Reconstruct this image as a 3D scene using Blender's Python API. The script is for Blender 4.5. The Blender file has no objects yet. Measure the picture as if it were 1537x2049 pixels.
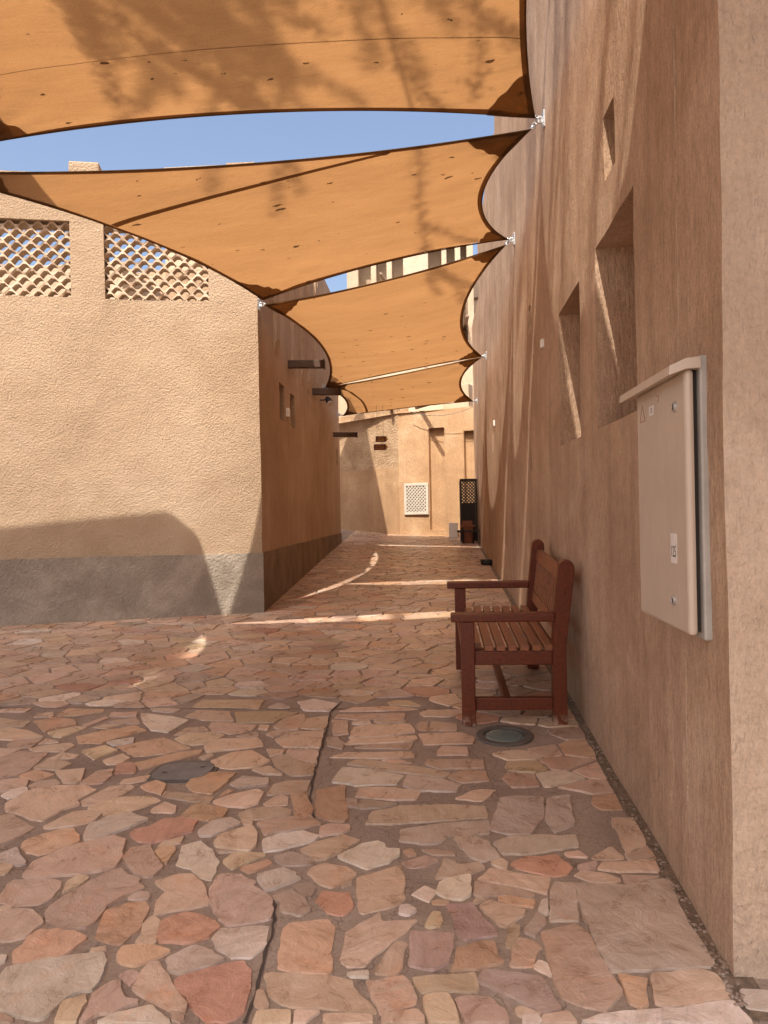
import bpy, bmesh, math, random
from mathutils import Vector, Matrix, noise
import numpy as np

# ------------------------------------------------------------------ camera, sky, sun, exposure
scene = bpy.context.scene
F_PX, CX, CY = 1540.0, 768.5, 1024.5            # focal length and centre for a 1537 x 2049 frame
YAW, ROLL, EYE = math.radians(3.7), math.radians(1.1), 1.5
SLOPE = 94.5 / 1540                             # the alley climbs gently away from the viewer
cam_data = bpy.data.cameras.new('camera')
cam = bpy.data.objects.new('camera', cam_data)
scene.collection.objects.link(cam)
cam_data.sensor_fit = 'HORIZONTAL'
cam_data.sensor_width = 36.0
cam_data.lens = 36.0 * F_PX / 1537
cam_data.clip_start, cam_data.clip_end = 0.05, 3000
cam.location = (0, 0, EYE)
cam.rotation_euler = (Matrix.Rotation(YAW, 3, 'Z') @ Matrix.Rotation(math.pi / 2, 3, 'X') @ Matrix.Rotation(-ROLL, 3, 'Z')).to_euler()
scene.camera = cam

SUN_DIR = Vector((0.172, 0.600, -0.962)).normalized()      # the way the light travels
world = bpy.data.worlds.new('World')
scene.world = world
world.use_nodes = True
wn = world.node_tree.nodes
sky = wn.new('ShaderNodeTexSky')
sky.sky_type = 'NISHITA'
sky.sun_disc = False
sky.sun_elevation = math.asin(-SUN_DIR.z)
sky.sun_rotation = math.atan2(-SUN_DIR.x, -SUN_DIR.y)
sky.air_density, sky.dust_density, sky.ozone_density = 0.9, 5.5, 0.6
wn['Background'].inputs['Strength'].default_value = 0.135
world.node_tree.links.new(sky.outputs[0], wn['Background'].inputs['Color'])
sun_data = bpy.data.lights.new('sun', 'SUN')
sun_data.energy = 3.4
sun_data.angle = math.radians(0.53)
sun_data.color = (1.0, 0.93, 0.82)
sun = bpy.data.objects.new('sun', sun_data)
scene.collection.objects.link(sun)
sun.rotation_euler = SUN_DIR.to_track_quat('-Z', 'Y').to_euler()
sun.location = (-2, -6, 12)
vs = scene.view_settings
vs.view_transform, vs.look, vs.exposure, vs.gamma = 'Standard', 'None', 1.02, 1.0
vs.use_curve_mapping = False
scene.cycles.use_denoising = True
scene.cycles.max_bounces = 7
scene.cycles.diffuse_bounces = 4
scene.cycles.transmission_bounces = 8
scene.cycles.sample_clamp_indirect = 8.0

random.seed(7)
COL = scene.collection

# ------------------------------------------------------------------ measuring helpers: where on a real plane a sight line lands
def ray(px, py):
    x, y = px - CX, py - CY
    c, s = math.cos(ROLL), math.sin(ROLL)
    xc, zc = (c * x - s * y) / F_PX, -(s * x + c * y) / F_PX
    cy, sy = math.cos(YAW), math.sin(YAW)
    return Vector((cy * xc - sy, sy * xc + cy, zc))
def on_plane(px, py, p, n):
    r = ray(px, py)
    o = Vector((0, 0, EYE))
    t = (Vector(p) - o).dot(Vector(n)) / r.dot(Vector(n))
    return o + r * t
def floor_z(y):
    return SLOPE * y
def on_floor(px, py):
    return on_plane(px, py, (0, 0, 0), (0, -SLOPE, 1))
def at_y(px, py, y):
    return on_plane(px, py, (0, y, 0), (0, 1, 0))
def project(p):
    X, Y, Z = p[0], p[1], p[2] - EYE
    cy, sy = math.cos(YAW), math.sin(YAW)
    d = -sy * X + cy * Y
    if d < 0.1:
        return None
    x, y = F_PX * (cy * X + sy * Y) / d, -F_PX * Z / d
    c, s = math.cos(ROLL), math.sin(ROLL)
    return CX + c * x + s * y, CY - s * x + c * y

# ------------------------------------------------------------------ object helpers
def link(o, parent=None):
    COL.objects.link(o)
    if parent is not None:
        o.parent = parent
        o.matrix_parent_inverse = Matrix()
    return o
def tag(o, label=None, cat=None, group=None, kind=None):
    for k, v in (('label', label), ('category', cat), ('group', group), ('kind', kind)):
        if v:
            o[k] = v
    return o
def thing(name, loc, label, cat, group=None, rot=None):
    e = bpy.data.objects.new(name, None)
    e.empty_display_size = 0.2
    e.location = loc
    if rot is not None:
        e.rotation_euler = rot
    COL.objects.link(e)
    return tag(e, label, cat, group)
def obj(name, me, mat, parent=None, smooth=False):
    """a mesh object; vertices are in the parent's local space (world for things without turn: pass loc-shifted)"""
    o = bpy.data.objects.new(name, me)
    me.materials.clear()
    for m in (mat if isinstance(mat, (list, tuple)) else [mat]):
        me.materials.append(m)
    if smooth:
        me.polygons.foreach_set('use_smooth', [True] * len(me.polygons))
    return link(o, parent)

class MB:
    """collects vertices and faces of one mesh"""
    def __init__(self):
        self.v, self.f, self.mi = [], [], []
    def quad(self, *pts, m=0):
        b = len(self.v)
        self.v += [tuple(p) for p in pts]
        self.f.append(tuple(range(b, b + len(pts))))
        self.mi.append(m)
    def box(self, lo, hi, bevel=0.0, mat=None):
        bm = bmesh.new()
        bmesh.ops.create_cube(bm, size=1)
        c = [(lo[i] + hi[i]) / 2 for i in range(3)]
        s = [abs(hi[i] - lo[i]) for i in range(3)]
        for v in bm.verts:
            v.co = Vector((v.co.x * s[0] + c[0], v.co.y * s[1] + c[1], v.co.z * s[2] + c[2]))
        if bevel:
            bmesh.ops.bevel(bm, geom=bm.edges[:], offset=min(bevel, min(s) * 0.45), segments=2, affect='EDGES', profile=0.5)
        self.add_bm(bm, mat)
        return self
    def add_bm(self, bm, mat=None):
        b = len(self.v)
        bm.verts.index_update()
        for v in bm.verts:
            self.v.append(tuple(mat @ v.co) if mat else tuple(v.co))
        for f in bm.faces:
            self.f.append(tuple(b + v.index for v in f.verts))
            self.mi.append(0)
        bm.free()
    def bar(self, a, b, w, h, up=(0, 0, 1), bevel=0.0):
        """a square bar from a to b, w across and h along up"""
        a, b = Vector(a), Vector(b)
        d = (b - a)
        L = d.length
        d.normalize()
        u = Vector(up)
        side = d.cross(u)
        if side.length < 1e-4:
            side = d.cross(Vector((1, 0, 0)))
        side.normalize()
        u = side.cross(d)
        M = Matrix((side, d, u)).transposed().to_4x4()
        M.translation = (a + b) / 2
        return self.box((-w / 2, -L / 2, -h / 2), (w / 2, L / 2, h / 2), bevel, M)
    def tube(self, pts, rad, n=8, cap=True):
        pts = [Vector(p) for p in pts]
        if not isinstance(rad, (list, tuple)):
            rad = [rad] * len(pts)
        b0 = len(self.v)
        ref = None
        for i, p in enumerate(pts):
            d = (pts[min(i + 1, len(pts) - 1)] - pts[max(i - 1, 0)]).normalized()
            if ref is None:
                ref = d.orthogonal().normalized()
            ref = (ref - d * ref.dot(d))
            ref = ref.normalized() if ref.length > 1e-6 else d.orthogonal().normalized()
            q = d.cross(ref)
            for k in range(n):
                a = 2 * math.pi * k / n
                self.v.append(tuple(p + (ref * math.cos(a) + q * math.sin(a)) * rad[i]))
        for i in range(len(pts) - 1):
            for k in range(n):
                k2 = (k + 1) % n
                self.f.append((b0 + i * n + k, b0 + i * n + k2, b0 + (i + 1) * n + k2, b0 + (i + 1) * n + k))
                self.mi.append(0)
        if cap:
            self.f.append(tuple(b0 + k for k in reversed(range(n))))
            self.f.append(tuple(b0 + (len(pts) - 1) * n + k for k in range(n)))
            self.mi += [0, 0]
        return self
    def lathe(self, prof, c=(0, 0, 0), n=24, mat=None):
        b0 = len(self.v)
        for r, z in prof:
            for k in range(n):
                a = 2 * math.pi * k / n
                p = Vector((c[0] + r * math.cos(a), c[1] + r * math.sin(a), c[2] + z))
                self.v.append(tuple(mat @ p) if mat else tuple(p))
        for i in range(len(prof) - 1):
            for k in range(n):
                k2 = (k + 1) % n
                self.f.append((b0 + i * n + k, b0 + i * n + k2, b0 + (i + 1) * n + k2, b0 + (i + 1) * n + k))
                self.mi.append(0)
        self.f.append(tuple(b0 + (len(prof) - 1) * n + k for k in range(n)))
        self.mi.append(0)
        return self
    def mesh(self, name):
        me = bpy.data.meshes.new(name)
        me.from_pydata(self.v, [], self.f)
        me.validate()
        me.update()
        return me
    def build(self, name, mat, parent=None, smooth=False):
        o = obj(name, self.mesh(name), mat, parent, smooth)
        return o
def recalc(o):
    bm = bmesh.new()
    bm.from_mesh(o.data)
    bmesh.ops.recalc_face_normals(bm, faces=bm.faces[:])
    bm.to_mesh(o.data)
    bm.free()
    return o

# ------------------------------------------------------------------ materials
def new_mat(name):
    m = bpy.data.materials.new(name)
    m.use_nodes = True
    nt = m.node_tree
    return m, nt, nt.nodes['Principled BSDF']
def N(nt, typ, **kw):
    n = nt.nodes.new(typ)
    for k, v in kw.items():
        if k == 'inp':
            for i, val in v.items():
                n.inputs[i].default_value = val
        else:
            setattr(n, k, v)
    return n
def L(nt, a, b):
    nt.links.new(a, b)
def ramp(nt, fac, stops):
    r = N(nt, 'ShaderNodeValToRGB')
    e = r.color_ramp.elements
    while len(e) < len(stops):
        e.new(0.5)
    for i, (p, c) in enumerate(stops):
        e[i].position = p
        e[i].color = (*c, 1) if len(c) == 3 else c
    L(nt, fac, r.inputs[0])
    return r.outputs[0]
def coords(nt, scale=(1, 1, 1), geo=True, rot=None):
    if geo:
        out = N(nt, 'ShaderNodeNewGeometry').outputs['Position']
    else:
        out = N(nt, 'ShaderNodeTexCoord').outputs['Object']
    mp = N(nt, 'ShaderNodeMapping')
    mp.inputs['Scale'].default_value = scale
    if rot:
        mp.inputs['Rotation'].default_value = rot
    L(nt, out, mp.inputs['Vector'])
    return mp.outputs[0]
def tex(nt, vec, scale, detail=5, rough=0.6, dist=0.0):
    n = N(nt, 'ShaderNodeTexNoise', inp={'Scale': scale, 'Detail': detail, 'Roughness': rough, 'Distortion': dist})
    L(nt, vec, n.inputs['Vector'])
    return n.outputs['Fac']
def mix(nt, fac, a, b, mode='MIX'):
    m = N(nt, 'ShaderNodeMix', data_type='RGBA', blend_type=mode)
    for s, v in ((m.inputs[0], fac), (m.inputs[6], a), (m.inputs[7], b)):
        if isinstance(v, (int, float)):
            s.default_value = v
        elif isinstance(v, tuple):
            s.default_value = (*v, 1) if len(v) == 3 else v
        else:
            L(nt, v, s)
    return m.outputs[2]
def math_(nt, op, a, b=0.0, clamp=False):
    m = N(nt, 'ShaderNodeMath', operation=op, use_clamp=clamp)
    for i, v in enumerate((a, b)):
        if isinstance(v, (int, float)):
            m.inputs[i].default_value = v
        else:
            L(nt, v, m.inputs[i])
    return m.outputs[0]
def bump(nt, bsdf, *layers):
    prev = None
    for h, strength, dist in layers:
        b = N(nt, 'ShaderNodeBump', inp={'Strength': strength, 'Distance': dist})
        L(nt, h, b.inputs['Height'])
        if prev is not None:
            L(nt, prev, b.inputs['Normal'])
        prev = b.outputs[0]
    L(nt, prev, bsdf.inputs['Normal'])

def plaster(name, c_mid, c_dark, c_light, grain=26, g_strength=0.6, g_dist=0.02, streak=0.0, patch=1.3, rough=0.92, spots=0.25):
    m, nt, b = new_mat(name)
    P = coords(nt)
    big = tex(nt, P, patch, 6, 0.62, 0.4)
    col = ramp(nt, big, [(0.30, c_dark), (0.50, c_mid), (0.72, c_light)])
    fine = tex(nt, P, grain * 1.7, 3, 0.7)
    col = mix(nt, spots, col, ramp(nt, fine, [(0.25, (0.45, 0.42, 0.40)), (0.5, (1, 1, 1)), (0.8, (1.12, 1.1, 1.08))]), 'MULTIPLY')
    gr = tex(nt, P, grain, 3, 0.55, 0.3)
    lay = [(gr, g_strength, g_dist), (tex(nt, P, grain * 3.1, 3, 0.7), g_strength * 0.5, g_dist * 0.4), (tex(nt, P, 2.2, 3, 0.5), 0.5, 0.05)]
    if streak:
        V = coords(nt, (1, 1, 0.24))
        st = tex(nt, V, 62, 4, 0.8, 0.3)
        col = mix(nt, streak * 0.8, col, ramp(nt, st, [(0.30, (0.50, 0.45, 0.42)), (0.5, (1, 1, 1)), (0.72, (1.40, 1.36, 1.32))]), 'MULTIPLY')
        st2 = tex(nt, coords(nt, (1, 1, 0.045)), 7, 4, 0.65, 0.3)
        col = mix(nt, streak * 0.9, col, ramp(nt, st2, [(0.30, (0.72, 0.68, 0.66)), (0.5, (1, 1, 1)), (0.72, (1.22, 1.22, 1.22))]), 'MULTIPLY')
        V2 = coords(nt, (1, 1, 0.22))
        lay.append((tex(nt, V2, 55, 4, 0.75), 0.9, 0.016))
    L(nt, col, b.inputs['Base Color'])
    b.inputs['Roughness'].default_value = rough
    b.inputs['Specular IOR Level'].default_value = 0.25
    bump(nt, b, *lay)
    return m

def simple(name, col, rough=0.6, metal=0.0, var=0.15, scale=12, bumps=0.0, stretch=(1, 1, 1), spec=0.5, geo=False):
    m, nt, b = new_mat(name)
    P = coords(nt, stretch, geo=geo)
    n = tex(nt, P, scale, 5, 0.65)
    lo = tuple(max(0, c * (1 - var)) for c in col)
    hi = tuple(min(1, c * (1 + var)) for c in col)
    L(nt, ramp(nt, n, [(0.3, lo), (0.7, hi)]), b.inputs['Base Color'])
    b.inputs['Metallic'].default_value = metal
    b.inputs['Specular IOR Level'].default_value = spec
    L(nt, ramp(nt, n, [(0.3, (rough * 0.85,) * 3), (0.7, (min(1, rough * 1.15),) * 3)]), b.inputs['Roughness'])
    if bumps:
        bump(nt, b, (tex(nt, P, scale * 3, 4, 0.7), bumps, 0.01))
    return m

M_STUCCO = plaster('sand_stucco', (0.415, 0.300, 0.200), (0.335, 0.236, 0.152), (0.480, 0.362, 0.254), grain=58, g_strength=1.0, g_dist=0.015, patch=0.7, spots=0.35)
M_ALLEY = plaster('brown_plaster', (0.465, 0.325, 0.210), (0.370, 0.252, 0.160), (0.550, 0.405, 0.285), grain=45, g_strength=0.5, g_dist=0.012, streak=0.30, patch=0.8, spots=0.35)
M_RIGHT = plaster('streaked_brown_plaster', (0.470, 0.315, 0.210), (0.375, 0.243, 0.158), (0.560, 0.400, 0.282), grain=60, g_strength=0.5, g_dist=0.010, streak=0.65, patch=1.6, spots=0.65)
M_RIGHT_END = plaster('brightened_rough_plaster', (0.49, 0.360, 0.262), (0.43, 0.308, 0.220), (0.55, 0.415, 0.312), grain=38, g_strength=0.7, g_dist=0.016, streak=0.25, patch=2.0, spots=0.3)  # paler than the side wall; its brighter open-sky light is in the colour
M_PLINTH = plaster('grey_cement_render', (0.285, 0.240, 0.190), (0.205, 0.168, 0.132), (0.42, 0.355, 0.29), grain=40, g_strength=0.8, g_dist=0.018, patch=2.2, spots=0.5)
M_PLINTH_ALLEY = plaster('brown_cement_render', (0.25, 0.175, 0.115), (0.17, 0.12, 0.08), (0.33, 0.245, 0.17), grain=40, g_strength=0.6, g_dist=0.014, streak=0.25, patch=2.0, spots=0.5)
M_BACK = plaster('orange_plaster', (0.50, 0.315, 0.175), (0.41, 0.25, 0.135), (0.60, 0.42, 0.26), grain=30, g_strength=0.35, g_dist=0.012, streak=0.30, patch=1.1, spots=0.3)
M_ROUGH = plaster('eroded_plaster', (0.47, 0.315, 0.185), (0.35, 0.225, 0.13), (0.58, 0.41, 0.27), grain=24, g_strength=0.9, g_dist=0.035, patch=3.0, spots=0.4)
M_CREAM = plaster('cream_plaster', (0.53, 0.41, 0.29), (0.46, 0.345, 0.24), (0.61, 0.49, 0.37), grain=24, g_strength=0.4, g_dist=0.015, streak=0.15, patch=0.8, spots=0.2)
M_LATTICE = plaster('lattice_clay', (0.53, 0.405, 0.295), (0.44, 0.325, 0.23), (0.60, 0.48, 0.37), grain=40, g_strength=0.5, g_dist=0.01, patch=6, spots=0.35)
M_BEAM = simple('dark_timber', (0.085, 0.048, 0.030), 0.75, var=0.4, scale=8, bumps=0.4, stretch=(1, 1, 8))
M_POLE = simple('weathered_timber', (0.20, 0.125, 0.08), 0.8, var=0.35, scale=9, bumps=0.4)
M_DARKWOOD = simple('black_brown_trellis_wood', (0.022, 0.012, 0.009), 0.55, var=0.4, scale=20)
M_VOID = simple('dark_shade_fill', (0.03, 0.022, 0.018), 0.9, var=0.2)  # near-black stands in for shade in windows, behind lattice and door gap
M_WHITE = simple('white_painted_wood', (0.57, 0.51, 0.43), 0.6, var=0.12, scale=18, bumps=0.2)
M_PLASTIC = simple('white_plastic', (0.72, 0.68, 0.64), 0.45, var=0.06)
M_STEEL = simple('galvanised_steel', (0.58, 0.58, 0.58), 0.35, metal=0.9, var=0.15, scale=25)
M_BLACK = simple('black_rubber', (0.014, 0.014, 0.015), 0.55, var=0.3)
M_SIGN = simple('brown_sign_board', (0.17, 0.060, 0.045), 0.5, var=0.1)
M_YELLOW = simple('yellow_sign_paint', (0.72, 0.44, 0.06), 0.5, var=0.06)
M_TERRA = simple('terracotta', (0.23, 0.085, 0.045), 0.75, var=0.3, scale=9, bumps=0.3)
M_IRON = simple('cast_iron', (0.105, 0.090, 0.078), 0.6, metal=0.1, var=0.25, scale=20, bumps=0.4)
M_CEMENT = simple('grey_cement_lid', (0.185, 0.165, 0.148), 0.8, var=0.25, scale=14, bumps=0.5)
M_SEALANT = simple('dark_joint_filler', (0.060, 0.042, 0.032), 0.9, var=0.35, scale=30)
M_INK = simple('black_print', (0.02, 0.018, 0.018), 0.6, var=0.05)
M_FADED = simple('faded_red_print', (0.30, 0.15, 0.11), 0.6, var=0.2, scale=40)
M_CABLE = simple('grey_cable', (0.20, 0.17, 0.15), 0.6)
M_SOIL = simple('gutter_soil', (0.17, 0.118, 0.078), 0.95, var=0.5, scale=30, bumps=1.0, geo=True)

def cabinet_paint():
    m, nt, b = new_mat('beige_cabinet_paint')
    P = coords(nt, geo=False)
    n = tex(nt, P, 3.0, 5, 0.6)
    col = ramp(nt, n, [(0.3, (0.48, 0.390, 0.310)), (0.7, (0.545, 0.450, 0.360))])
    dirt = tex(nt, coords(nt, (1, 1, 0.15), geo=False), 30, 4, 0.7)
    col = mix(nt, 0.25, col, ramp(nt, dirt, [(0.3, (0.72, 0.68, 0.64)), (0.55, (1, 1, 1))]), 'MULTIPLY')
    L(nt, col, b.inputs['Base Color'])
    b.inputs['Roughness'].default_value = 0.48
    bump(nt, b, (tex(nt, P, 9, 2, 0.5), 0.08, 0.01))
    return m
M_CAB = cabinet_paint()
M_CABSIDE = simple('grey_cabinet_edge', (0.38, 0.36, 0.33), 0.5, var=0.15, scale=6)

def bench_wood(name, col, worn):
    m, nt, b = new_mat(name)
    P = coords(nt, (9, 0.8, 9), geo=False)
    g = tex(nt, P, 6, 6, 0.7, 0.6)
    c = ramp(nt, g, [(0.28, tuple(x * 0.48 for x in col)), (0.5, col), (0.72, tuple(min(1, x * 1.55) for x in col))])
    Q = coords(nt, geo=False)
    w = tex(nt, Q, 28, 5, 0.75)
    chip = ramp(nt, w, [(0.69, (0, 0, 0)), (0.73, (1, 1, 1))])
    sep = N(nt, 'ShaderNodeSeparateXYZ')
    L(nt, Q, sep.inputs[0])
    low = math_(nt, 'SUBTRACT', 1.0, math_(nt, 'MULTIPLY', sep.outputs[2], 14.0), True)   # paint is scuffed off the feet
    amt = math_(nt, 'ADD', math_(nt, 'MULTIPLY', chip, worn), math_(nt, 'MULTIPLY', ramp(nt, w, [(0.46, (0, 0, 0)), (0.56, (1, 1, 1))]), low), True)
    c = mix(nt, amt, c, (0.42, 0.30, 0.22))
    L(nt, c, b.inputs['Base Color'])
    L(nt, ramp(nt, g, [(0.3, (0.34,) * 3), (0.7, (0.5,) * 3)]), b.inputs['Roughness'])
    b.inputs['Specular IOR Level'].default_value = 0.38
    bump(nt, b, (g, 0.25, 0.004))
    return m
M_BENCH = bench_wood('red_brown_bench_paint', (0.112, 0.020, 0.004), 0.3)
M_SLAT = bench_wood('worn_bench_slat_wood', (0.235, 0.086, 0.038), 0.5)

def stone_mat():
    m, nt, b = new_mat('flagstone')
    at = N(nt, 'ShaderNodeAttribute', attribute_name='tone')
    an = N(nt, 'ShaderNodeAttribute', attribute_name='grain_angle')
    pos = N(nt, 'ShaderNodeNewGeometry').outputs['Position']
    vr = N(nt, 'ShaderNodeVectorRotate', rotation_type='Z_AXIS')
    L(nt, pos, vr.inputs['Vector'])
    L(nt, an.outputs['Fac'], vr.inputs['Angle'])
    mp = N(nt, 'ShaderNodeMapping')
    mp.inputs['Scale'].default_value = (1, 0.16, 1)
    L(nt, vr.outputs[0], mp.inputs['Vector'])
    gr = tex(nt, mp.outputs[0], 34, 6, 0.72, 0.5)
    cl = tex(nt, pos, 9, 6, 0.68, 0.6)
    pit = tex(nt, pos, 85, 4, 0.7)
    c = mix(nt, 0.42, at.outputs['Color'], ramp(nt, gr, [(0.28, (0.50, 0.44, 0.42)), (0.48, (1, 1, 1)), (0.72, (1.25, 1.27, 1.30))]), 'MULTIPLY')
    c = mix(nt, 0.85, c, ramp(nt, cl, [(0.28, (0.66, 0.60, 0.55)), (0.5, (1.0, 1.0, 1.0)), (0.72, (1.16, 1.22, 1.30))]), 'MULTIPLY')
    red = tex(nt, pos, 4.5, 5, 0.7, 0.8)
    c = mix(nt, math_(nt, 'MULTIPLY', ramp(nt, red, [(0.55, (0, 0, 0)), (0.68, (1, 1, 1))]), 0.45), c, mix(nt, 1.0, c, (1.05, 0.72, 0.50), 'MULTIPLY'))
    c = mix(nt, math_(nt, 'MULTIPLY', ramp(nt, pit, [(0.66, (0, 0, 0)), (0.74, (1, 1, 1))]), 0.6), c, (0.10, 0.07, 0.055))
    big = tex(nt, pos, 0.9, 5, 0.65, 0.5)
    c = mix(nt, 0.8, c, ramp(nt, big, [(0.32, (0.74, 0.69, 0.64)), (0.5, (1.0, 0.985, 0.96)), (0.70, (1.14, 1.13, 1.10))]), 'MULTIPLY')
    L(nt, c, b.inputs['Base Color'])
    L(nt, ramp(nt, cl, [(0.3, (0.22,) * 3), (0.7, (0.44,) * 3)]), b.inputs['Roughness'])
    b.inputs['Specular IOR Level'].default_value = 0.5
    bump(nt, b, (gr, 0.4, 0.006), (cl, 0.55, 0.022), (pit, 0.35, 0.004))
    return m
M_STONE = stone_mat()

def mortar_mat():
    m, nt, b = new_mat('brown_mortar')
    P = coords(nt)
    n = tex(nt, P, 2.6, 6, 0.65, 0.5)
    c = ramp(nt, n, [(0.3, (0.215, 0.154, 0.115)), (0.5, (0.280, 0.206, 0.157)), (0.72, (0.350, 0.268, 0.208))])
    f = tex(nt, P, 70, 4, 0.75)
    c = mix(nt, 0.6, c, ramp(nt, f, [(0.3, (0.6, 0.58, 0.56)), (0.6, (1.1, 1.1, 1.1))]), 'MULTIPLY')
    v = N(nt, 'ShaderNodeTexVoronoi', feature='DISTANCE_TO_EDGE', inp={'Scale': 6.5})
    wv = N(nt, 'ShaderNodeVectorMath', operation='ADD')
    L(nt, P, wv.inputs[0])
    nv = N(nt, 'ShaderNodeTexNoise', inp={'Scale': 5.0, 'Detail': 4.0})
    L(nt, P, nv.inputs['Vector'])
    sc = N(nt, 'ShaderNodeVectorMath', operation='SCALE', inp={'Scale': 0.22})
    L(nt, nv.outputs['Color'], sc.inputs[0])
    L(nt, sc.outputs[0], wv.inputs[1])
    L(nt, wv.outputs[0], v.inputs['Vector'])
    crack = ramp(nt, v.outputs['Distance'], [(0.0, (0.45, 0.42, 0.40)), (0.018, (1, 1, 1))])
    c = mix(nt, 0.8, c, crack, 'MULTIPLY')
    L(nt, c, b.inputs['Base Color'])
    b.inputs['Roughness'].default_value = 0.85
    bump(nt, b, (f, 0.6, 0.006), (n, 0.5, 0.03))
    return m
M_MORTAR = mortar_mat()

def sail_mat(name, col, leaf):
    m, nt, b = new_mat(name)
    nt.nodes.remove(b)
    out = nt.nodes['Material Output']
    P = coords(nt)
    weave = tex(nt, P, 130, 3, 0.7)
    soft = tex(nt, coords(nt, (0.5, 1.6, 1)), 2.2, 5, 0.6)
    c = mix(nt, 0.55, col, ramp(nt, soft, [(0.3, (0.80, 0.78, 0.76)), (0.7, (1.12, 1.12, 1.12))]), 'MULTIPLY')
    c = mix(nt, 0.6, c, ramp(nt, weave, [(0.3, (0.7, 0.7, 0.7)), (0.7, (1.15, 1.15, 1.15))]), 'MULTIPLY')
    # fallen leaves and seed husks lying on the cloth, seen from below as dark flecks
    wv = N(nt, 'ShaderNodeVectorMath', operation='ADD')
    L(nt, coords(nt, (0.8, 1.7, 0.0)), wv.inputs[0])
    nz = N(nt, 'ShaderNodeTexNoise', inp={'Scale': 26.0, 'Detail': 2.0})
    L(nt, P, nz.inputs['Vector'])
    s = N(nt, 'ShaderNodeVectorMath', operation='SCALE', inp={'Scale': 0.055})
    L(nt, nz.outputs['Color'], s.inputs[0])
    L(nt, s.outputs[0], wv.inputs[1])
    vo = N(nt, 'ShaderNodeTexVoronoi', feature='F1', inp={'Scale': leaf, 'Randomness': 1.0})
    L(nt, wv.outputs[0], vo.inputs['Vector'])
    sp = N(nt, 'ShaderNodeSeparateColor')
    L(nt, vo.outputs['Color'], sp.inputs[0])
    size = math_(nt, 'MULTIPLY', math_(nt, 'POWER', sp.outputs[0], 2.0), 0.17)
    isleaf = math_(nt, 'LESS_THAN', vo.outputs['Distance'], size)
    c = mix(nt, math_(nt, 'MULTIPLY', isleaf, 0.85), c, (0.035, 0.012, 0.004))
    bp = N(nt, 'ShaderNodeBump', inp={'Strength': 0.35, 'Distance': 0.03})
    L(nt, tex(nt, coords(nt, (1.0, 3.2, 1)), 3.0, 4, 0.6, 0.4), bp.inputs['Height'])
    d = N(nt, 'ShaderNodeBsdfDiffuse')
    t = N(nt, 'ShaderNodeBsdfTranslucent')
    L(nt, c, d.inputs['Color'])
    L(nt, c, t.inputs['Color'])
    L(nt, bp.outputs[0], d.inputs['Normal'])
    L(nt, bp.outputs[0], t.inputs['Normal'])
    ms = N(nt, 'ShaderNodeMixShader', inp={0: 0.68})
    L(nt, d.outputs[0], ms.inputs[1])
    L(nt, t.outputs[0], ms.inputs[2])
    L(nt, ms.outputs[0], out.inputs['Surface'])
    return m
M_SAIL = sail_mat('orange_shade_cloth', (0.335, 0.168, 0.066), 5.5)
M_HEM = sail_mat('shade_cloth_hem', (0.22, 0.130, 0.066), 0.01)

def glass_mat(name, col, rough):
    m, nt, b = new_mat(name)
    b.inputs['Base Color'].default_value = (*col, 1)
    b.inputs['Roughness'].default_value = rough
    b.inputs['Specular IOR Level'].default_value = 0.7
    b.inputs['Coat Weight'].default_value = 0.6
    b.inputs['Coat Roughness'].default_value = 0.12
    return m
M_LENS = glass_mat('frosted_green_lens', (0.13, 0.175, 0.165), 0.25)
M_PANE = glass_mat('dusty_window_pane', (0.16, 0.15, 0.13), 0.3)
M_LEAF = simple('tree_leaf', (0.055, 0.085, 0.025), 0.6, var=0.3)
M_BARK = simple('tree_bark', (0.12, 0.085, 0.06), 0.9, var=0.3, bumps=0.5)

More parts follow.
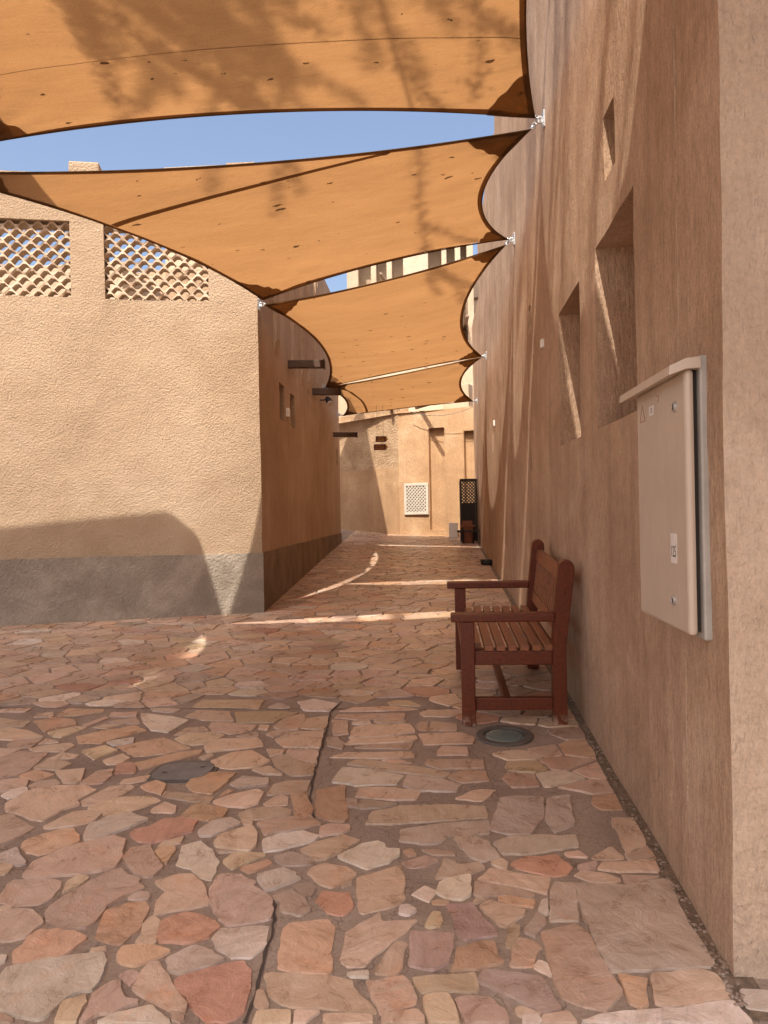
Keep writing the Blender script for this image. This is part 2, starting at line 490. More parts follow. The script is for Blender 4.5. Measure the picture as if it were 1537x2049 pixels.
# ------------------------------------------------------------------ walls with real openings
def wob(p, amp=0.012):
    p = Vector(p)
    return p + noise.noise_vector(p * 1.1) * amp + noise.noise_vector(p * 4.3 + Vector((7, 3, 1))) * amp * 0.35
def ticks(a, b, step, extra=()):
    n = max(1, int(round((b - a) / step)))
    t = [a + (b - a) * i / n for i in range(n + 1)]
    for e in extra:
        if a < e < b:
            t = [x for x in t if abs(x - e) > step * 0.35 or x in (a, b) or x in extra] + [e]
    return sorted(set(t))
def grid_wall(O, d, n, u0, u1, z0, z1, holes=(), step=0.25, thick=0.3, amp=0.012, back=True, caps=True):
    """front face on the plane through O along d, normal n; holes: (u0,u1,z0,z1,depth or None for right through)"""
    O, d, n = Vector((O[0], O[1], 0)), Vector((d[0], d[1], 0)).normalized(), Vector((n[0], n[1], 0)).normalized()
    us = ticks(u0, u1, step, [h[i] for h in holes for i in (0, 1)])
    zs = ticks(z0, z1, step, [h[i] for h in holes for i in (2, 3)])
    mb = MB()
    def P(u, z, k=0.0):
        return O + d * u + Vector((0, 0, z)) - n * k
    idx = {}
    def vid(i, j):
        if (i, j) not in idx:
            idx[(i, j)] = len(mb.v)
            mb.v.append(tuple(wob(P(us[i], zs[j]), amp)))
        return idx[(i, j)]
    flip = d.cross(Vector((0, 0, 1))).dot(n) < 0
    for i in range(len(us) - 1):
        for j in range(len(zs) - 1):
            uc, zc = (us[i] + us[i + 1]) / 2, (zs[j] + zs[j + 1]) / 2
            if any(h[0] < uc < h[1] and h[2] < zc < h[3] for h in holes):
                continue
            q = (vid(i, j), vid(i + 1, j), vid(i + 1, j + 1), vid(i, j + 1))
            mb.f.append(q[::-1] if flip else q)
            mb.mi.append(0)
    for h in holes:
        dep = thick if h[4] is None else h[4]
        iu = [u for u in us if h[0] - 1e-6 <= u <= h[1] + 1e-6]
        iz = [z for z in zs if h[2] - 1e-6 <= z <= h[3] + 1e-6]
        for a, b in zip(iu[:-1], iu[1:]):
            for z in (h[2], h[3]):
                mb.quad(wob(P(a, z), amp), wob(P(b, z), amp), P(b, z, dep), P(a, z, dep))
        for a, b in zip(iz[:-1], iz[1:]):
            for u in (h[0], h[1]):
                mb.quad(wob(P(u, a), amp), wob(P(u, b), amp), P(u, b, dep), P(u, a, dep))
        if h[4] is not None:
            mb.quad(P(h[0], h[2], dep), P(h[1], h[2], dep), P(h[1], h[3], dep), P(h[0], h[3], dep))
    for a, b in zip(us[:-1], us[1:]):
        mb.quad(wob(P(a, z1), amp), wob(P(b, z1), amp), P(b, z1, thick), P(a, z1, thick))
    for u in (u0, u1) if caps else ():
        for a, b in zip(zs[:-1], zs[1:]):
            mb.quad(wob(P(u, a), amp), wob(P(u, b), amp), P(u, b, thick), P(u, a, thick))
    if back:
        thru = [h for h in holes if h[4] is None]
        ub = sorted({u0, u1, *[h[i] for h in thru for i in (0, 1)]})
        zb = sorted({z0, z1, *[h[i] for h in thru for i in (2, 3)]})
        for a, b in zip(ub[:-1], ub[1:]):
            for c, e in zip(zb[:-1], zb[1:]):
                if any(h[0] < (a + b) / 2 < h[1] and h[2] < (c + e) / 2 < h[3] for h in thru):
                    continue
                mb.quad(P(a, c, thick), P(b, c, thick), P(b, e, thick), P(a, e, thick))
    return mb, P
def wall(name, mat, parent, *a, **k):
    mb, P = grid_wall(*a, **k)
    me = mb.mesh(name)
    o = obj(name, me, mat, parent)
    bm = bmesh.new()
    bm.from_mesh(me)
    bmesh.ops.recalc_face_normals(bm, faces=bm.faces[:])
    bm.to_mesh(me)
    bm.free()
    me.polygons.foreach_set('use_smooth', [True] * len(me.polygons))
    return o, P

# ------------------------------------------------------------------ ground: one mortar sheet, flagstones set in it
def sheet(name, mat, xs, ys, dz=0.0):
    mb = MB()
    for i in range(len(xs) - 1):
        for j in range(len(ys) - 1):
            mb.quad(*[(x, y, floor_z(y) + dz) for x, y in ((xs[i], ys[j]), (xs[i + 1], ys[j]), (xs[i + 1], ys[j + 1]), (xs[i], ys[j + 1]))])
    return mb.build(name, mat)
mbg = MB()
gx = [-400, -20, 20, 400]
gy = [-400, -12, 19, 400]
def gz(y):
    return SLOPE * max(-12, min(19, y))
for i in range(3):
    for j in range(3):
        mbg.quad(*[(x, y, gz(y)) for x, y in ((gx[i], gy[j]), (gx[i + 1], gy[j]), (gx[i + 1], gy[j + 1]), (gx[i], gy[j + 1]))])
pavement = tag(mbg.build('pavement', M_MORTAR), kind='structure')

